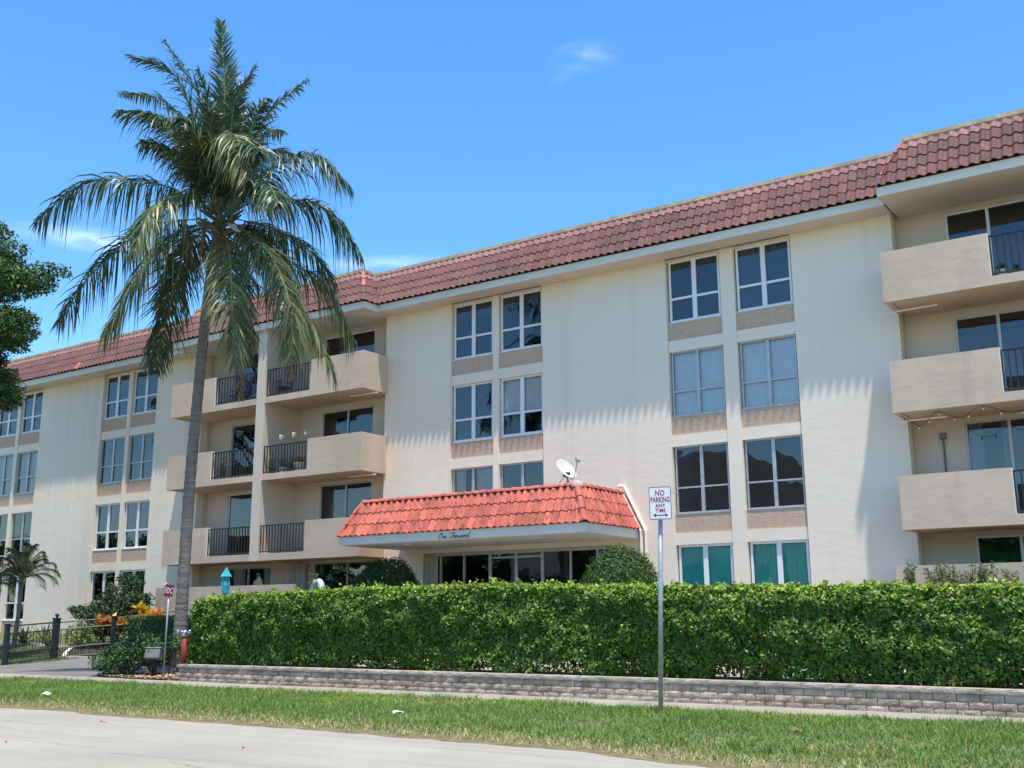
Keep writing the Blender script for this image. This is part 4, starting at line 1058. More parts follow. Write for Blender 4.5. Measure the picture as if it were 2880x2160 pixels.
# ================================================================== BROADLEAF TREE (left)
def blob_leaves(centers, per, size_l, spread=1.):
    P = []; Nn = []
    for (c, r) in centers:
        n = int(per*r[0]*r[1]*4); d = rng.normal(0, 1, (n, 3)); d /= np.linalg.norm(d, axis=1)[:, None]
        rr = np.clip(rng.normal(.88, .17, (n, 1)), .2, 1.25); P.append(np.array(c)+d*rr*np.array(r)); Nn.append(d*.7+[0, 0, .7])
    return np.concatenate(P), np.concatenate(Nn)
def shrub(name, label, cat, base, centers, per, size_l, cs, ws, stems=8, aspect=.5, mat_=None, group=None, jit=.8):
    t = thing(name, base, label, cat, group)
    P, Nn = blob_leaves(centers, per, size_l)
    k = P[:, 2] > base[2]+.03; P = P[k]; Nn = Nn[k]
    leaves('foliage', P, Nn, np.full(len(P), size_l), mat_ or leaf_far, t, palette(len(P), cs, ws, .22), aspect, jitter=jit)
    mb = MB()
    for i in range(stems):
        c = Vector(random.choice(centers)[0]); b = Vector(base)
        mb.tube([b, b.lerp(c, .5)+Vector((random.uniform(-.08, .08), random.uniform(-.08, .08), .05)), c], [.02, .014, .006], 5)
    mb.build('stems', bark, t); return t
tree = thing('broadleaf_tree', (-37.6, 19.3, .1), 'large dark green broadleaf tree spreading over the left end of the roof', 'tree')
brs = []
tb = MB(); tb.tube(catmull([(-37.6, 19.3, 0), (-37.5, 19.35, 2.5), (-37.65, 19.3, 5.2), (-37.4, 19.3, 8), (-37.3, 19.4, 11)], 6), [.34-.009*i for i in range(25)], 10)
tips = [(-30.7,18.8,12.6),(-30.9,19.6,13.0),(-31.5,19.0,13.7),(-32.6,18.6,14.4),(-33.6,19.2,14.9),(-30.5,19.1,10.95),(-31.0,18.6,10.7),(-31.6,19.5,11.2),(-32.4,18.8,11.5),(-33.0,18.5,12.5),(-33.8,18.3,13.2),(-34.2,18.4,11.2),(-32.0,19.2,12.9),(-32.4,19.0,9.9),(-33.2,18.6,9.3),(-31.9,19.1,9.1),(-33.8,18.4,10.1),(-32.9,19.3,10.5),(-31.9,19.2,8.35),(-33.0,19.0,8.2),(-34.2,18.9,8.6),(-34.9,18.4,12.6),(-35,18.5,14.6),(-36,19,15.4),(-37.5,19.3,14.8),(-38.5,19,13.2),(-39.5,19.3,11.6),(-38.6,18.6,10),(-37,18.2,10.8),(-35.4,18.3,9.4),(-36.6,21,12.8),(-38,21.4,11),(-35,21.2,11.6),(-34,20.6,13.2),(-34.3,20.6,9.8),(-40.2,19.8,10),(-36.5,17.6,13),(-37.5,20.5,9)]
cen = []
for t_ in tips:
    c = Vector(t_)+Vector((-2.1, 0, -.1 if t_[2] > 9.5 else .45)); st_ = Vector((-37.45, 19.3, max(5.5, c.z-2.6))); 
    tb.tube(catmull([st_, st_.lerp(c, .5)+Vector((0, 0, .35)), c], 4), [.09, .08, .07, .06, .05, .04, .03, .02, .012], 6)
    for k in range(5):
        cen.append(((c.x+random.uniform(-.55, .55), c.y+random.uniform(-.6, .6), c.z+random.uniform(-.3, .3)), (random.uniform(.4, .7), random.uniform(.4, .7), random.uniform(.2, .34))))
tb.build('trunk', bark, tree, smooth=True)
P, Nn = blob_leaves(cen, 230, .13)
leaves('crown', P, Nn, np.full(len(P), .15), leaf_far, tree, palette(len(P), [(.052, .105, .027), (.072, .135, .03), (.12, .18, .038), (.038, .078, .023)], [3, 3, 2, 2], .22), .5)

# ================================================================== SHRUBS AND BEDDING
GRN = [(.045, .10, .025), (.06, .13, .03), (.085, .155, .035), (.035, .08, .025)]
shrub('shrub', 'loose green shrub beside the driveway and wood chip mulch', 'shrub', (-22.4, 16.75, .04),
      [((-22.75, 16.6, .35), (.42, .4, .30)), ((-22.45, 16.8, .55), (.5, .45, .35)), ((-22.0, 16.9, .70), (.42, .4, .33)), ((-21.95, 17.1, .5), (.36, .36, .3)), ((-22.3, 16.9, .85), (.25, .25, .2)), ((-22.9, 16.7, .6), (.25, .3, .2)), ((-21.5, 17.5, .8), (.28, .28, .22)), ((-23.1, 16.5, .4), (.3, .3, .25))],
      1050, .085, GRN, [3, 3, 2, 2], 10)
shrub('shrub', 'small shrub behind the FDC sign and red standpipe', 'shrub', (-21.3, 18.3, .08),
      [((-21.6, 18.3, .45), (.4, .35, .35)), ((-21.1, 18.2, .5), (.4, .35, .4)), ((-20.9, 18.5, .75), (.35, .35, .4)), ((-22.1, 18.5, .5), (.35, .3, .35))], 480, .075, GRN, [3, 3, 2, 2], 6)
shrub('bush', 'big dark evergreen bush against the ground-floor windows', 'bush', (-33.2, 24.2, .6),
      [((-34.6, 24.1, 1.6), (.75, .5, .25)), ((-33.6, 24.0, 1.7), (.7, .6, .5)), ((-33.1, 24.2, 2.25), (.75, .55, .38)), ((-32.2, 24.1, 1.95), (.7, .55, .35)), ((-32.5, 24.0, 1.45), (.7, .55, .5)), ((-33.95, 24.3, 2.75), (.14, .14, .34)), ((-32.9, 24.3, 2.75), (.4, .3, .22)), ((-31.7, 24.0, 2.1), (.35, .35, .16)), ((-32.5, 24.3, 2.6), (.4, .3, .2)), ((-35.2, 24.0, 1.75), (.4, .3, .12)), ((-33.2, 23.8, 1.3), (.9, .5, .5))],
      620, .115, [(.028, .065, .022), (.040, .085, .026), (.055, .105, .03)], [3, 3, 1], 10)
def box_hedge(name, label, x0, x1, y0, y1, z0, z1, n):
    t = thing(name, ((x0+x1)/2, y0, z0), label, 'hedge')
    P = np.stack([rng.uniform(x0, x1, n), rng.uniform(y0, y1, n), rng.uniform(z0, z1, n)], 1); f = rng.random(n)
    P[f < .5, 1] = y0+rng.exponential(.05, (f < .5).sum()); P[f > .68, 2] = z1-rng.exponential(.03, (f > .68).sum())
    Nn = np.where((f < .5)[:, None], [0, -1, .4], [0, 0, 1.])
    c = palette(n, GRN, [3, 3, 2, 2], .2); top = P[:, 2] > z1-.06; c[top] = palette(int(top.sum()), [(.12, .19, .03), (.09, .16, .03)], [1, 1], .2)
    leaves('foliage', P, Nn, np.full(n, .07), leaf_far, t, c, .6)
    MB().box(x0+.15, x1-.15, y0+.12, y1-.12, z0, z1-.12).build('stems', bark, t)
box_hedge('clipped_hedge', 'tall dark clipped hedge beside the croton plants', -28.4, -24.4, 20.9, 21.8, .3, 1.47, 9000)
box_hedge('clipped_hedge', 'lower clipped hedge stepping down towards the palm trunk', -26.5, -24.3, 20.1, 20.8, .2, .95, 5000)
# crotons: rosettes of long yellow-orange leaves
def croton(base, h, nros, r, cs, ws, label):
    t = thing('croton', base, label, 'plant', 'crotons'); V = []; Fq = []; C = []; mb = MB(); b = Vector(base)
    for k in range(nros):
        c = b+Vector((random.uniform(-r, r), random.uniform(-r*.6, r*.6), h*random.uniform(.78, 1.05))); mb.tube([b, b.lerp(c, .6)+Vector((random.uniform(-.1, .1), 0, 0)), c], [.02, .015, .01], 5)
        for i in range(22):
            a = random.uniform(0, 6.28); e = random.uniform(.1, 1.35); d_ = Vector((math.cos(a)*math.cos(e), math.sin(a)*math.cos(e), math.sin(e))); l = random.uniform(.26, .44); w = l*.19
            s = d_.cross(Vector((0, 0, 1))); s = s.normalized() if s.length > .01 else Vector((1, 0, 0)); o0 = c-Vector((0, 0, random.uniform(0, .22)))
            m1 = o0+d_*l*.5; tp_ = o0+d_*l+Vector((0, 0, -l*.25*math.cos(e))); n = len(V); V += [tuple(o0), tuple(m1-s*w), tuple(tp_), tuple(m1+s*w)]; Fq += [(n, n+1, n+2), (n, n+2, n+3)]
            cc0 = palette(1, cs, ws, .2)[0]; C += [cc0, cc0*random.uniform(.8, 1.1)]
        for i in range(26):
            p = b.lerp(c, random.uniform(.35, .85)); a = random.uniform(0, 6.28); d_ = Vector((math.cos(a), math.sin(a), random.uniform(-.5, .3))); l = random.uniform(.16, .26); w = l*.2; s = d_.cross(Vector((0, 0, 1))).normalized(); m1 = p+d_*l*.5; tp_ = p+d_*l
            n = len(V); V += [tuple(p), tuple(m1-s*w), tuple(tp_), tuple(m1+s*w)]; Fq += [(n, n+1, n+2), (n, n+2, n+3)]; cc0 = palette(1, [(.05, .06, .03), (.12, .04, .03), (.06, .09, .03)], [2, 1, 2], .2)[0]; C += [cc0, cc0]
    npmesh('foliage', np.array(V), np.array(Fq), leaf_far, t, np.array(C)); mb.build('stems', bark, t)
YEL = [(.68, .42, .03), (.66, .28, .03), (.50, .13, .03), (.26, .25, .04), (.75, .55, .07)]
croton((-32.6, 23.3, .36), 1.05, 4, .3, YEL, [3, 3, 2, 1, 1], 'orange and yellow croton above the fence beside its ball-topped post')
croton((-31.8, 23.3, .36), 1.05, 4, .35, YEL, [2, 3, 3, 1, 1], 'reddish orange croton in the middle of the bed')
croton((-31.1, 23.6, .40), 1.35, 4, .3, YEL, [4, 1, .5, 2, 2], 'tallest croton with bright yellow upright leaves')
croton((-30.2, 23.3, .36), 1.05, 3, .25, YEL, [3, 2, 1, 2, 1], 'yellow and rust croton next to the clipped hedge')
croton((-29.65, 23.2, .36), 1.2, 2, .16, YEL, [1, 3, 4, .5, .5], 'small rust red croton behind the clipped hedge')
shrub('shrub', 'light green leafy plant behind the ball-topped fence post', 'plant', (-34.2, 23.4, .4), [((-34.3, 23.4, .9), (.5, .4, .35)), ((-33.7, 23.4, 1.15), (.4, .35, .25)), ((-33.4, 23.3, .85), (.4, .35, .3))], 380, .12, [(.07, .15, .03), (.10, .19, .04), (.25, .24, .04)], [3, 2, .5], 6)
# agaves
def agave(base, n, l, label, cs):
    t = thing('agave', base, label, 'plant', 'agaves'); V = []; Fq = []; C = []; b = np.array(base)
    for i in range(n):
        a = i*2.4; e = .25+1.15*(i/n); d_ = np.array([math.cos(a)*math.cos(e), math.sin(a)*math.cos(e), math.sin(e)]); s = np.array([-math.sin(a), math.cos(a), 0]); ll = l*random.uniform(.8, 1.1)
        for k_, sg in enumerate((-1, 1)):
            m0 = len(V); pts = []
            for u_, w in ((0, .04), (.4, .055), (.75, .035), (1, .003)):
                c = b+d_*ll*u_+np.array([0, 0, -.12*ll*u_*u_]); pts += [c+[0, 0, -.02*(1-u_)], c+s*sg*w+np.array([0, 0, .015])]
            V += pts
            for q_ in range(3): Fq.append((m0+2*q_, m0+2*q_+1, m0+2*q_+3, m0+2*q_+2)); C.append(cs[0] if (q_ and sg > 0) else cs[1])
    npmesh('blades', np.array(V), np.array(Fq), leaf_far, t, np.array(C))
    MB().lathe([(0, -.05), (.06, 0), (.04, .1), (0, .14)], base, 8).build('core', leaf_core, t)
leaf_core = material('agave_core', (.12, .15, .07), .6)
agave((-37.4, 24.2, .55), 22, .85, 'variegated spiky agave at the foot of the wall nearest the gate', ((.42, .44, .20), (.10, .15, .06)))
agave((-38.3, 23.9, .52), 20, .8, 'variegated agave beside the small feather palm', ((.35, .38, .18), (.08, .13, .05)))
agave((-36.3, 23.6, .48), 16, .6, 'low agave rosette behind the ball-topped fence post', ((.30, .34, .15), (.09, .14, .05)))
# small feather palms
def feather_palm(base, top, n, L, label, seed, parentname='small_palm'):
    t = thing(parentname, base, label, 'palm tree'); b = Vector(base); tp_ = Vector(top); rs = np.random.default_rng(seed)
    MB().tube(catmull([b, b.lerp(tp_, .5)+Vector((.05, 0, 0)), tp_], 6), [.09-.002*i for i in range(13)], 9).build('trunk', bark_palm, t)
    for k in range(n):
        a = k*2.39; e = 1.25-1.3*(k/n); d_ = Vector((math.cos(a)*math.cos(e), math.sin(a)*math.cos(e), math.sin(e))); l = L*rs.uniform(.85, 1.1)
        P = catmull([tp_, tp_+d_*l*.45+Vector((0, 0, .12*l)), tp_+d_*l*.85+Vector((0, 0, -.02*l)), tp_+d_*l+Vector((0, 0, -.22*l))], 6)
        f = MB().tube(P, [.014*(1-.04*i) for i in range(len(P))], 5).build('frond', rachis_m, t)
        V = []; Fq = []; C = []; A = np.array([tuple(p) for p in P]); ss = np.linspace(0, 1, len(P))
        for i in range(34):
            u_ = .12+.88*i/34; p = np.array([np.interp(u_, ss, A[:, q_]) for q_ in range(3)]); p2 = np.array([np.interp(min(1, u_+.05), ss, A[:, q_]) for q_ in range(3)]); T_ = p2-p+1e-6; T_ /= np.linalg.norm(T_); sd = np.cross(T_, [0, 0, 1.]); sd /= np.linalg.norm(sd)+1e-6
            for sg in (-1, 1):
                dd = sd*sg+T_*.8+np.array([0, 0, .15]); dd /= np.linalg.norm(dd); ll = L*.26*(1-.5*abs(u_-.45)); w = np.array([0, 0, .010])+T_*.006
                m0 = len(V); q1 = p+dd*ll*.55; q2 = p+dd*ll+np.array([0, 0, -.35*ll]); V += [p-w*.6, p+w*.6, q1+w, q1-w, q2]; Fq += [(m0, m0+1, m0+2), (m0, m0+2, m0+3), (m0+3, m0+2, m0+4)]
                c = palette(1, [(.05, .085, .04), (.07, .10, .045), (.11, .13, .06)], [3, 2, 1], .2)[0]; C += [c]*3
        npmesh('leaflets', np.array(V), np.array(Fq), palm_m, f, np.array(C))
feather_palm((-38.25, 23.5, .45), (-38.1, 23.5, 2.85), 22, 1.5, 'small feather palm standing before the left wing windows', 5)
feather_palm((-38.35, 22.5, .35), (-38.55, 22.5, 2.5), 16, 1.3, 'second feather palm cut by the picture edge beside the small palm', 9)
# topiary domes by the entrance
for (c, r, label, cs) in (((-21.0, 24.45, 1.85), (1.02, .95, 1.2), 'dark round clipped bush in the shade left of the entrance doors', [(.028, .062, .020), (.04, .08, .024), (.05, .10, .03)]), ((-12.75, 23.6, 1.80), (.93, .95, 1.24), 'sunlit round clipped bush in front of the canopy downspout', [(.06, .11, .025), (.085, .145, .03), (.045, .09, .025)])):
    n = 15000; d_ = rng.normal(0, 1, (n, 3)); d_[:, 2] = np.abs(d_[:, 2])*1.0-.25; d_ /= np.linalg.norm(d_, axis=1)[:, None]
    bump_ = 1+nz3(d_, 2.2, c[0])*.10+nz3(d_, 6, c[0])*.06; P = np.array(c)+d_*np.array(r)*(bump_*np.clip(rng.normal(.97, .05, n), .7, 1.1))[:, None]
    t = thing('round_bush', (c[0], c[1], .75), label, 'bush'); 
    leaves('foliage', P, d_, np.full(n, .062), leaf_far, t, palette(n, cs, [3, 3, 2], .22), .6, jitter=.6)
    g_ = rng.normal(0, .38, (6000, 3)); g_ *= np.minimum(1, .85/np.linalg.norm(g_, axis=1))[:, None]; P2 = np.array(c)+g_*np.array(r); leaves('inner_foliage', P2, rng.normal(0, 1, (6000, 3)), np.full(6000, .085), leaf_far, t, palette(6000, cs, [3, 3, 2], .2), .6)
    MB().tube([(c[0], c[1], .7), (c[0], c[1], c[2])], [.06, .03], 7).build('stems', bark, t)
# shoots in front of the right patio wall
for i, (x, z, s) in enumerate(((-6.05, 2.36, .12), (-5.55, 2.2, .2), (-5.3, 2.28, .2), (-5.0, 2.2, .22), (-4.72, 2.25, .18), (-4.5, 2.3, .22), (-4.05, 2.15, .2), (-3.6, 2.25, .2), (-3.3, 2.2, .22))):
    cs_l = ['single bare shoot at the left end of the right patio wall', 'feathery flowering shrub in front of the right patio wall']
    t = thing('flowering_shrub', (x, 24.4, .8), cs_l[0] if i == 0 else cs_l[1], 'plant', None if i == 0 else 'flowering shrubs by the patio wall')
    V = []; mb = MB(); P = []
    for k in range(20):
        b = Vector((x, 24.4, .8)); e = Vector((x+random.uniform(-s, s), 24.4+random.uniform(-s, s), z+.13+random.uniform(-.25, .08))); mb.tube([b, e], [.008, .003], 4)
        for j in range(26): u_ = random.uniform(.45, 1.0); p = b.lerp(e, u_); P.append(tuple(p+Vector((random.uniform(-.05, .05), random.uniform(-.05, .05), random.uniform(-.03, .03)))))
    P = np.array(P); mb.build('stems', bark, t)['kind'] = 'stuff'
    leaves('foliage', P, rng.normal(0, 1, P.shape)+[0, 0, .5], np.full(len(P), .10), leaf_far, t, palette(len(P), [(.10, .16, .05), (.16, .22, .07), (.30, .29, .15)], [3, 2, 1], .2), .3)
# sprigs above the hedge and near the patio wall
shrub('sprig', 'thin leafy sprig above the patio wall by the white figurine', 'plant', (-32.9, 24.6, .6), [((-32.85, 24.6, 2.35), (.12, .12, .22)), ((-32.8, 24.6, 2.0), (.1, .1, .3))], 300, .08, GRN, [3, 3, 2, 2], 3)

# ================================================================== NO PARKING SIGN
sb = Vector((-6.93, 13.89, 0.0)); stp = Vector((-6.77, 13.80, 3.17))
sgn = thing('parking_sign', sb, 'white no parking any time sign on a steel pole in the verge', 'sign')
MB().tube([sb+Vector((0, 0, -.1)), sb.lerp(stp, .975)], .033, 12).build('post', galv, sgn, smooth=True)
nrm = Vector((.42, -.907, 0)).normalized(); xa = Vector((0, 0, 1)).cross(nrm)*1.0
xa = Vector((-nrm.y, nrm.x, 0))      # to the right seen from the front
if xa.dot(R2) < 0: xa = -xa
zc = 2.93; pc = sb.lerp(stp, zc/3.17)+nrm*.062
SM = Matrix((xa, Vector((0, 0, 1)), nrm)).transposed().to_4x4(); SM.translation = pc
SM = SM @ Matrix.Rotation(R_(.8), 4, 'Z')
def rrect(w, h, r, n=5):
    pts = []
    for cx, cy, a0 in ((w/2-r, h/2-r, 0), (-w/2+r, h/2-r, 90), (-w/2+r, -h/2+r, 180), (w/2-r, -h/2+r, 270)):
        for i in range(n+1): a = R_(a0+90*i/n); pts.append((cx+r*math.cos(a), cy+r*math.sin(a)))
    return pts
SW, SH = .325, .475
pl = MB().prism(rrect(SW, SH, .03), -.003, .0).mesh('plate'); pl.transform(SM); plate = place('plate', pl, sign_white, sgn)
mb = MB(); o_ = rrect(SW-.012, SH-.012, .027); i_ = rrect(SW-.032, SH-.032, .019)
for k in range(len(o_)):
    k2 = (k+1) % len(o_); mb.quad((*o_[k], .001), (*o_[k2], .001), (*i_[k2], .001), (*i_[k], .001))
me = mb.mesh('border'); me.transform(SM); place('border', me, sign_red, plate)
for txt, size, y, xs_, offs in (('NO', .108, .142, .78, .0022), ('PARKING', .108, .048, .585, .0028), ('ANY', .076, -.036, .86, .0016), ('TIME', .076, -.106, .86, .0016)):
    me = text_mesh(txt, size, 0., offs, 1.04, xs_); 
    zs = [v.co.y for v in me.vertices]; xs2 = [v.co.x for v in me.vertices]
    me.transform(SM @ Matrix.Translation((-(max(xs2)+min(xs2))/2, y-(max(zs)+min(zs))/2, .0015))); place('lettering', me, sign_red, plate)
mb = MB(); ya = -.172
mb.quad((-.07, ya-.007, .0015), (.07, ya-.007, .0015), (.07, ya+.007, .0015), (-.07, ya+.007, .0015))
for s in (-1, 1):
    n = len(mb.v); mb.v += [(s*.107, ya, .0015), (s*.065, ya+.026, .0015), (s*.065, ya-.026, .0015)]; mb.f.append((n, n+1, n+2) if s > 0 else (n, n+2, n+1))
me = mb.mesh('arrow'); me.transform(SM); place('arrow', me, sign_red, plate)
for y in (.195, -.203):
    me = MB().lathe([(0, .004), (.003, .004), (.0045, 0)], (0, y, .001), 8).mesh('bolt'); me.transform(SM); place('bolt', me, letter_black, sgn)

# ================================================================== FDC SIGN, STANDPIPE, FLOODLIGHT
fb = Vector((-21.30, 16.9, .05)); ft = Vector((-21.22, 16.85, 2.14))
fd = thing('fire_connection_sign', fb, 'small dark red FDC sign on a thin leaning grey pole', 'sign')
MB().tube([fb-Vector((0, 0, .1)), ft-Vector((0, 0, .03))], .019, 8).build('post', galv, fd, smooth=True)
n2 = (Vector((0, 0, 0))-Vector((fb.x, fb.y, 0))).normalized(); n2 = (n2+Vector((-.15, -.1, 0))).normalized(); xa2 = Vector((-n2.y, n2.x, 0)); xa2 = xa2 if xa2.dot(R2) > 0 else -xa2
FM = Matrix((xa2, Vector((0, 0, 1)), n2)).transposed().to_4x4(); FM.translation = fb.lerp(ft, .945)+n2*.025; FM = FM @ Matrix.Rotation(R_(-5), 4, 'Z')
me = MB().prism(rrect(.20, .275, .02), -.002, 0).mesh('plate'); me.transform(FM); fp = place('plate', me, sign_maroon, fd)
me = text_mesh('FDC', .19, 0., .0015, 1.12, .46); zs = [v.co.y for v in me.vertices]; xs2 = [v.co.x for v in me.vertices]
me.transform(FM @ Matrix.Translation((-(max(xs2)+min(xs2))/2, -(max(zs)+min(zs))/2, .0015))); place('lettering', me, sign_white, fp)
sp = thing('standpipe', (-20.62, 16.9, .3), 'red fire standpipe with chrome hose caps at the hedge end', 'standpipe')
MB().tube([(-20.62, 16.9, .1), (-20.62, 16.9, .99)], .065, 12).build('pipe', pipe_red, sp, smooth=True)
MB().tube([(-20.62, 16.9, .97), (-20.62, 16.9, 1.10)], .078, 12).build('collar', chrome, sp, smooth=True)
for s in (-1, 1):
    a = Vector((-20.62, 16.9, 1.07)); e = a+RX*s*.17-FX*.08
    MB().tube([a, a.lerp(e, .7), a.lerp(e, .72), e], [.045, .045, .058, .055], 12).build('hose_cap', chrome, sp, smooth=True)
fl0 = thing('floodlight', (-21.6, 16.85, .05), 'grey box floodlight tilted on a black stake in the mulch', 'floodlight')
MB().box(-21.64, -21.56, 16.83, 16.91, .02, .42).build('stake', black_metal, fl0)
me = MB().cbox(-.19, .19, -.11, .11, -.12, .12, .012).mesh('housing'); FMx = Matrix.Translation((-21.62, 16.85, .55)) @ Matrix.Rotation(R_(25), 4, 'Z') @ Matrix.Rotation(R_(-18), 4, 'X'); me.transform(FMx); place('housing', me, grey_box, fl0)
me = MB().cbox(-.205, .205, -.125, .125, .121, .14, .004).mesh('hood'); me.transform(FMx); place('hood', me, galv, fl0)
MB().lathe([(0, .1), (.06, .08), (.08, .0), (.09, -.03)], (-21.72, 16.78, .16), 10).build('junction_cap', bark, fl0, smooth=True)

# ================================================================== FENCE
fn = thing('garden_fence', (-31, 19.5, .1), 'black metal picket fence and gate with ball-topped post by the driveway', 'fence')
FP = [Vector((-31.1, 18.85)), Vector((-31.9, 21.0)), Vector((-30.95, 22.45)), Vector((-29.6, 24.6))]
for i, p in enumerate(FP[:3]):
    z = H(*p); w = .085 if i == 1 else .06; h = 1.27 if i == 1 else 1.2
    po = MB().box(p.x-w, p.x+w, p.y-w, p.y+w, z-.1, z+h).box(p.x-w-.02, p.x+w+.02, p.y-w-.02, p.y+w+.02, z+h, z+h+.035).build('post', fence_metal, fn)
    if i == 1: MB().lathe([(.03, 0), (.03, .02), (.055, .05), (.062, .085), (.045, .125), (0, .145)], (p.x, p.y, z+h+.035), 12).build('finial', fence_metal, po, smooth=True)
for i in range(len(FP)-1):
    a, b = FP[i], FP[i+1]; d_ = (b-a).normalized(); L_ = (b-a).length; a2 = a+d_*.09; b2 = b-d_*.07
    for hz in (1.16, .93, .36, .06):
        MB().tube([(a2.x, a2.y, H(*a)+hz), (b2.x, b2.y, H(*b)+hz)], .022, 4).build('rail', fence_metal, fn)
    n = int(L_/.15)
    for k in range(1, n):
        p = a.lerp(b, k/n); z = H(*p)
        MB().tube([(p.x, p.y, z+.06), (p.x, p.y, z+.93)], .012, 4).build('picket', fence_metal, fn)
        q = a.lerp(b, (k+.5)/n); z = H(*q)
        MB().tube([(q.x, q.y, z+.06), (q.x, q.y, z+.44), (q.x, q.y, z+.47)], [.011, .011, .003], 4).build('short_picket', fence_metal, fn)

# ================================================================== SATELLITE DISH
ds = thing('satellite_dish', (-14.75, 24.45, 4.70), 'white satellite dish on the corner of the red canopy roof', 'satellite dish')
DC = Vector((-14.72, 24.4, 5.24)); dn = (RX*.55-FX*.62+Vector((0, 0, .62))).normalized()
dx = dn.cross(Vector((0, 0, 1))).normalized(); dy = dx.cross(dn)
mb = MB(); n = 28; rings = [0, .25, .5, .75, .93, 1.0]
for r in rings:
    for j in range(n):
        a = 2*math.pi*j/n; rr = r
        mb.v.append(tuple(DC+dx*math.cos(a)*.31*rr+dy*math.sin(a)*.34*rr+dn*(.075*rr*rr-.06)))
for r in range(len(rings)-1):
    for j in range(n): mb.f.append((r*n+j, r*n+(j+1) % n, (r+1)*n+(j+1) % n, (r+1)*n+j))
k0 = len(mb.v)
for j in range(n):
    a = 2*math.pi*j/n; mb.v.append(tuple(DC+dx*math.cos(a)*.31+dy*math.sin(a)*.34+dn*(-.005)))
for j in range(n): mb.f.append((5*n+j, 5*n+(j+1) % n, k0+(j+1) % n, k0+j))
mb.build('reflector', dish_m, ds, smooth=True)
lowp = DC-dy*.34; arm_end = DC+dn*.46+dy*(-.10)+Vector((0, 0, .02))
MB().tube([DC-dn*.08-dy*.22, lowp-dn*.02-dy*.03, lowp+dn*.1-dy*.02, arm_end], .013, 6).build('arm', dish_g, ds)
me = MB().cbox(-.05, .05, -.035, .035, -.075, .075, .01).mesh('receiver'); me.transform(Matrix.Translation(arm_end) @ dn.to_track_quat('Y', 'Z').to_matrix().to_4x4()); place('receiver', me, dish_g, ds)
for s in (-.035, .035): MB().tube([arm_end-dn*.03+dy*s, arm_end-dn*.09+dy*s], .02, 8).build('feed_horn', pot_white, ds)
MB().tube([(-14.72, 24.45, 4.7), (-14.72, 24.45, 4.95), tuple(DC-dn*.08)], .028, 8).build('mast', dish_g, ds)
me = MB().cbox(-.09, .09, -.05, .05, -.06, .06, .008).mesh('bracket'); me.transform(Matrix.Translation(tuple(DC-dn*.09-dy*.12))); place('bracket', me, black_metal, ds)
for s in (-1, 1): MB().tube([(-14.72+.28*s, 24.5, 4.72), (-14.72+.04*s, 24.45, 4.9)], .012, 5).build('stay', dish_g, ds)
MB().tube(catmull([(-14.8, 24.4, 5.0), (-14.9, 24.35, 4.9), (-14.88, 24.4, 4.74)], 6), .008, 5).build('cable', black_metal, ds)

# ================================================================== THINGS ON BALCONIES AND PATIO
def chair(x, y, z, rot, mats, label, name='patio_chair'):
    t = thing(name, (x, y, z), label, 'chair'); RM = Matrix.Translation((x, y, z)) @ Matrix.Rotation(rot, 4, 'Z')
    def add(nm, mb, mt): me = mb.mesh(nm); me.transform(RM); place(nm, me, mt, t)
    add('seat', MB().cbox(-.23, .23, -.22, .22, .40, .44, .01), mats[0])
    b = MB().cbox(-.22, .22, -.015, .015, 0, .48, .008); me = b.mesh('backrest'); me.transform(RM @ Matrix.Translation((0, .24, .44)) @ Matrix.Rotation(R_(-14), 4, 'X')); place('backrest', me, mats[0], t)
    for sx in (-.22, .22):
        for sy in (-.2, .2): add('leg', MB().tube([(sx, sy, 0), (sx*.95, sy*.95, .41)], .016, 6), mats[1])
        add('armrest', MB().cbox(sx-.025, sx+.025, -.22, .26, .62, .65, .008), mats[1]); add('arm_post', MB().tube([(sx, -.2, .42), (sx, -.2, .62)], .014, 6), mats[1])
chair(-27.1+.0, 25.85, SL[2], R_(70), (plastic_navy, plastic_navy), 'dark navy armchair on the top balcony right of the dividing wall')
chair(-29.45, 25.9, SL[2], R_(10), (fabric_blue, galv), 'blue sling chair on the top balcony left of the dividing wall')
def potted(x, y, z, r, h, fol, fr, mt, label, cs, size_=.09, name='potted_plant'):
    t = thing(name, (x, y, z), label, 'plant')
    MB().lathe([(0, 0), (r*.75, 0), (r, h), (r*1.06, h), (r*1.06, h*.88), (r*.9, h*.9), (0, h*.9)], (x, y, z), 14).build('pot', mt, t, smooth=False)
    n = int(420*fr/.3); d_ = rng.normal(0, 1, (n, 3)); d_[:, 2] = np.abs(d_[:, 2]); d_ /= np.linalg.norm(d_, axis=1)[:, None]
    P = np.array([x, y, z+h])+d_*np.array([fr, fr*.8, fol])*rng.uniform(.2, 1., (n, 1))
    leaves('foliage', P, d_, np.full(n, size_), leaf_far, t, palette(n, cs, [1]*len(cs), .25), .35)
    mb = MB()
    mb.tube([(x, y, z+h*.9), (x+.03, y, z+h+fol*.6)], [.012, .005], 5); mb.build('stem', bark, t)
zz = SL[1]
potted(-27.05, 25.45, zz, .11, .2, .5, .26, pot_dark, 'feathery pale green potted plant at the left of the middle railing', [(.14, .19, .08), (.10, .15, .06)], .07)
potted(-26.6, 25.5, zz, .12, .22, .38, .2, pot_white, 'dark leafy plant in a pale pot behind the middle railing', [(.04, .08, .03), (.06, .1, .035)])
potted(-26.2, 25.5, zz, .10, .18, .42, .2, pot_dark, 'upright dark green plant beside the railing post', [(.035, .07, .03), (.05, .09, .03)])
potted(-25.75, 25.45, zz, .2, .3, .28, .26, pot_white, 'wide white pot with broad leaves on the middle balcony', [(.05, .10, .035), (.09, .13, .04), (.25, .08, .05)])
potted(-25.35, 25.5, zz, .13, .25, .3, .2, terracotta, 'terracotta pot with reddish leaves by the solid parapet', [(.06, .10, .035), (.20, .09, .05)])
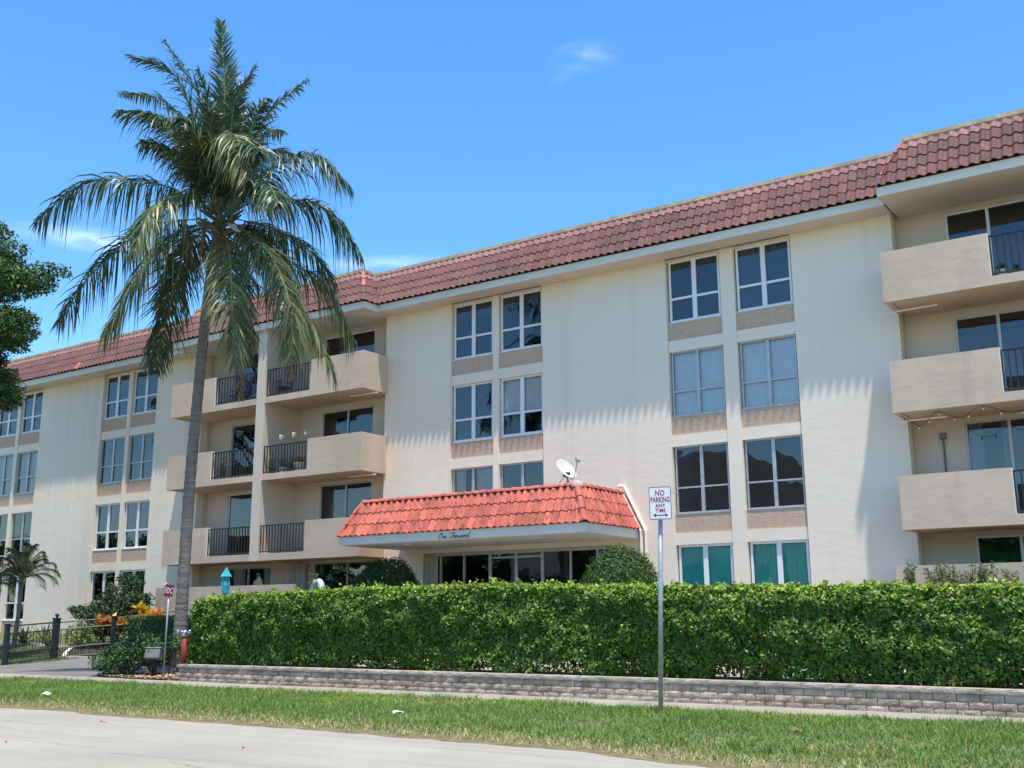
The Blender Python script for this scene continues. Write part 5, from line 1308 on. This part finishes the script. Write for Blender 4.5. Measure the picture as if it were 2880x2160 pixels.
potted(-29.6, 25.5, zz, .10, .2, .75, .16, pot_dark, 'tall dark potted climber behind the left middle railing', [(.03, .055, .03), (.05, .08, .035)])
potted(-3.75, 25.5, SL[2], .12, .2, .2, .14, pot_white, 'small cactus in a pale pot on the right top balcony', [(.06, .10, .05), (.08, .12, .06)], .06)
potted(-3.45, 25.5, SL[2], .09, .15, .18, .1, terracotta, 'small terracotta pot on the right top balcony', [(.04, .07, .03), (.06, .09, .04)], .06)
# pinwheel flowers on stakes
for i, (x, z) in enumerate(((-26.43, 7.37), (-25.83, 7.40), (-25.31, 7.42))):
    t = thing('pinwheel', (x, 25.22, SL[1]), 'white flower pinwheel above the middle balcony railing', 'pinwheel', 'white flower pinwheels')
    MB().tube([(x, 25.24, SL[1]), (x, 25.24, z)], .005, 5).build('stake', black_metal, t)
    me = MB(); turn = 1. if i < 2 else .25
    for ring, (r0, r1) in enumerate(((.028, .075),)):
        n = 14
        for j in range(n):
            a0, a1 = 2*math.pi*j/n, 2*math.pi*(j+.86)/n
            me.quad((r0*math.cos(a0), .004, r0*math.sin(a0)), (r0*math.cos(a1), -.004, r0*math.sin(a1)), (r1*math.cos(a1), -.012, r1*math.sin(a1)), (r1*math.cos(a0), .012, r1*math.sin(a0)))
    m2 = me.mesh('petals'); m2.transform(Matrix.Translation((x, 25.215, z)) @ Matrix.Rotation(R_(30) if i < 2 else R_(105), 4, 'Z')); place('petals', m2, paper_m, t)
    for (dx_, dz_, r) in ((-.1, .05, .025), (-.09, -.08, .032), (-.02, -.12, .022)):
        MB().lathe([(0, .0), (r*.7, .004), (r, .012), (r*.4, .02), (0, .022)], (x+dx_*turn, 25.21, z+dz_), 9).build('small_flower', paper_m, t)
# string lights under the right balcony
sl_ = thing('string_lights', (-5.2, 25.3, 5.8), 'string of small bulbs draped under the right balcony slab', 'string lights')
cab = catmull([(-6.2, 25.3, 5.90), (-5.75, 25.3, 5.62), (-5.4, 25.35, 5.92), (-4.9, 25.3, 5.72), (-4.4, 25.3, 5.93), (-3.8, 25.3, 5.72), (-3.0, 25.3, 5.93), (-2.2, 25.3, 5.75)], 8)
MB().tube(cab, .006, 4).build('cable', black_metal, sl_)
for k in range(2, len(cab), 5):
    p = cab[k]; MB().tube([p, p-Vector((0, 0, .05))], .012, 6).build('socket', black_metal, sl_); MB().lathe([(0, -.1), (.018, -.085), (.022, -.065), (.012, -.045)], tuple(p), 8).build('bulb', lens_m, sl_, smooth=True)
# closed teal parasol on the patio
pa = thing('parasol', (-28.0, 24.5, .6), 'small closed teal parasol behind the patio wall', 'parasol')
MB().tube([(-28, 24.5, .55), (-28, 24.5, 3.08)], .015, 6).build('pole', frame_w, pa)
mb = MB(); n = 16
prof = [(.02, 3.03), (.10, 2.86), (.17, 2.74), (.10, 2.74), (.13, 2.45), (.12, 2.2), (.04, 2.15)]
for (r, z) in prof:
    for j in range(n): a = 2*math.pi*j/n; rr = r*(1+.18*(1 if j % 2 else -1)*(r > .05)); mb.v.append((-28+rr*math.cos(a), 24.5+rr*math.sin(a), z))
for k in range(len(prof)-1):
    for j in range(n): mb.f.append((k*n+j, k*n+(j+1) % n, (k+1)*n+(j+1) % n, (k+1)*n+j))
mb.build('canopy', teal_m, pa)
MB().lathe([(0, .04), (.03, .02), (.02, 0)], (-28, 24.5, 3.04), 8).build('finial', terracotta, pa)
# white garden sculpture with a vine on it
gs = thing('garden_sculpture', (-21.3, 22.0, .6), 'pale blue and white glazed garden figure with a vine over the hedge', 'sculpture')
P = catmull([(-21.55, 22, 1.5), (-21.56, 22, 2.1), (-21.47, 22, 2.33), (-21.32, 22, 2.36), (-21.2, 22, 2.1), (-21.15, 22, 1.5)], 6)
MB().tube(P, [.14, .14, .14, .13, .13, .12, .11, .10, .10, .10, .10, .11, .12, .12, .11, .11, .10, .10, .10, .1, .1, .1, .1, .1, .1, .1, .1, .1, .1, .1, .1][:len(P)], 10, True, .8).build('figure', stone_w, gs, smooth=True)
MB().lathe([(0, .45), (.09, .40), (.13, .25), (.16, 0), (.2, -.5), (.2, -.8)], (-21.4, 22.05, 1.75), 12).build('body', stone_w, gs, smooth=True)
MB().lathe([(.25, -.2), (.25, .1), (.18, .2), (.15, .8)], (-21.35, 22.03, .7), 12).build('pedestal', stone_w, gs)
P = np.array([[-21.45+random.uniform(-.14, .14), 21.86+random.uniform(-.05, .1), 2.1+random.uniform(-.25, .5)] for _ in range(60)])
leaves('vine', P, np.tile([0, -1, .5], (60, 1)), np.full(60, .09), leaf_far, gs, palette(60, [(.12, .2, .04), (.2, .28, .05)], [1, 1], .2), .6)
# white bird figurine on the patio wall
bf = thing('bird_figurine', (-32.0, 25.22, 2.46), 'small white bird figurine standing on the left patio wall', 'figurine')
MB().tube([(-32.12, 25.22, 2.50), (-32.05, 25.22, 2.53), (-31.97, 25.22, 2.58), (-31.90, 25.22, 2.61)], [.01, .05, .04, .015], 8).build('body', paper_m, bf, smooth=True)
MB().lathe([(0, .035), (.025, .02), (.03, 0), (.02, -.03)], (-31.93, 25.22, 2.62), 8).build('head', paper_m, bf, smooth=True)
MB().tube([(-32.03, 25.22, 2.455), (-32.03, 25.22, 2.52)], .012, 5).build('leg', paper_m, bf)
fg = thing('garden_ornament', (-25.9, 25.22, 2.46), 'tiny brown ornament standing at the end of the patio wall', 'figurine')
MB().lathe([(.05, 0), (.055, .03), (.02, .05), (.035, .09), (.02, .13), (.03, .16), (0, .19)], (-25.9, 25.22, 2.46), 9).build('body', bark, fg, smooth=True)
# snake plant by the lobby
sn = thing('snake_plant', (-20.2, 25.9, .8), 'upright snake plant beside the shuttered end of the lobby glass', 'plant')
V = []; Fq = []; C = []
for i in range(14):
    a = random.uniform(0, 6.28); b = np.array([-20.2+random.uniform(-.12, .12), 25.9+random.uniform(-.1, .1), 1.0]); tp_ = b+np.array([math.cos(a)*.25, math.sin(a)*.2, random.uniform(1.1, 1.5)]); s = np.array([math.cos(a+1.5), math.sin(a+1.5), 0])*.03; n = len(V)
    V += [b-s, b+s, (b+tp_)/2+s*1.3, (b+tp_)/2-s*1.3, tp_]; Fq += [(n, n+1, n+2), (n, n+2, n+3), (n+3, n+2, n+4)]; C += [(.09, .13, .06)]*3
npmesh('blades', np.array(V), np.array(Fq), leaf_far, sn, np.array(C)); MB().lathe([(0, 0), (.14, 0), (.18, .28), (.16, .28), (.15, .24), (0, .24)], (-20.2, 25.9, .78), 12).build('pot', pot_dark, sn)

# ================================================================== LITTER
def scrap(x, y, z, l, w, rot, mt, label, cat, name, group=None):
    mb = MB(); n = 4
    for j in range(2):
        for i in range(n+1): u_ = i/n-.5; mb.v.append((u_*l, (j-.5)*w, .014*math.cos(u_*5+j)+random.uniform(0, .006)))
    for i in range(n): mb.f.append((i, i+1, n+2+i, n+1+i))
    me = mb.mesh(name); me.transform(Matrix.Translation((x, y, z)) @ Matrix.Rotation(rot, 4, 'Z') @ Matrix.Rotation(R_(18), 4, 'X'))
    o = place(name, me, mt); tag(o, label, cat, group); return o
scrap(-9.83, 11.75, .10, .15, .05, .9, paper_m, 'white paper scrap lying in the middle of the grass verge', 'litter', 'paper_scrap')
scrap(-17.6, 11.5, .10, .16, .10, .3, paper_m, 'crumpled white paper near the far end of the grass verge', 'litter', 'paper_scrap')
scrap(-4.45, 12.35, .09, .13, .07, .4, dry_m, 'tan dry leaf lying on the grass beyond the sign pole', 'leaf', 'fallen_leaf')
for i in range(7):
    scrap(random.uniform(-15, -4.8), random.uniform(6.8, 9.9), -.006, random.uniform(.03, .07), random.uniform(.012, .022), random.uniform(0, 3), dry_m, 'small dry leaf lying on the pale road', 'leaf', 'fallen_leaf', 'dry leaves on the road')

# ================================================================== ACROSS THE STREET (seen only in the window reflections)
oh = thing('house', (-24, -14, 0), 'three-storey house with a dark hip roof across the street, mirrored in windows', 'house')
roofm = material('dark_shingle', (.15, .145, .14), .9, (.12, .115, .11), 3, 5)
MB().box(-43, -16.5, -22, -9, -.05, 7.6).build('wall', stucco, oh)
mb = MB(); e = .7; x0, x1, y0, y1 = -43-e, -16.5+e, -22-e, -9+e; rz = 12.4
mb.v += [(x0, y0, 7.5), (x1, y0, 7.5), (x1, y1, 7.5), (x0, y1, 7.5), (x0+11, (y0+y1)/2, rz), (x1-12, (y0+y1)/2, rz)]; mb.f += [(0, 1, 5, 4), (1, 2, 5), (2, 3, 4, 5), (3, 0, 4), (3, 2, 1, 0)]
mb.build('roof', roofm, oh)
for x in (-40.5, -36.5, -32.5, -28.5, -24.5, -20):
    for z in (1.0, 3.4, 5.8): MB().box(x-.6, x+.6, -9.06, -8.99, z, z+1.3).build('window', blind_d, oh)
SPOTS = [(-128, -16, 11), (-118, -15, 11), (-109, -15, 10.5), (-101, -15, 10), (-93, -14, 10), (-85, -14, 10), (-77.5, -14, 9.5), (-70, -13, 9), (-62, -11, 7.5), (-55, -13, 9.5), (-48, -11, 7), (-41.5, -12, 8.5), (-36, -10, 6.5), (-12.5, -12, 8), (-6, -10, 6.5), (1, -13, 8.5)]
for i, (x, y, h) in enumerate(SPOTS):
    t = thing('street_tree', (x, y, 0), 'leafy tree across the street, mirrored in the ground-floor glass', 'tree', 'trees across the street'); MB().tube([(x, y, 0), (x+.1, y, h*.4), (x, y+.1, h*.75)], [.28, .2, .08], 8).build('trunk', bark, t)
    cen = [((x+random.uniform(-3.2, 3.2), y+random.uniform(-1.8, 1.8), 1.6+(h-2.4)*random.random()), (1.5, 1.3, 1.1)) for _ in range(18)]
    P, Nn = blob_leaves(cen, 50, .3); leaves('crown', P, Nn, np.full(len(P), .42), leaf_far, t, palette(len(P), GRN, [3, 3, 2, 2], .2), .6)
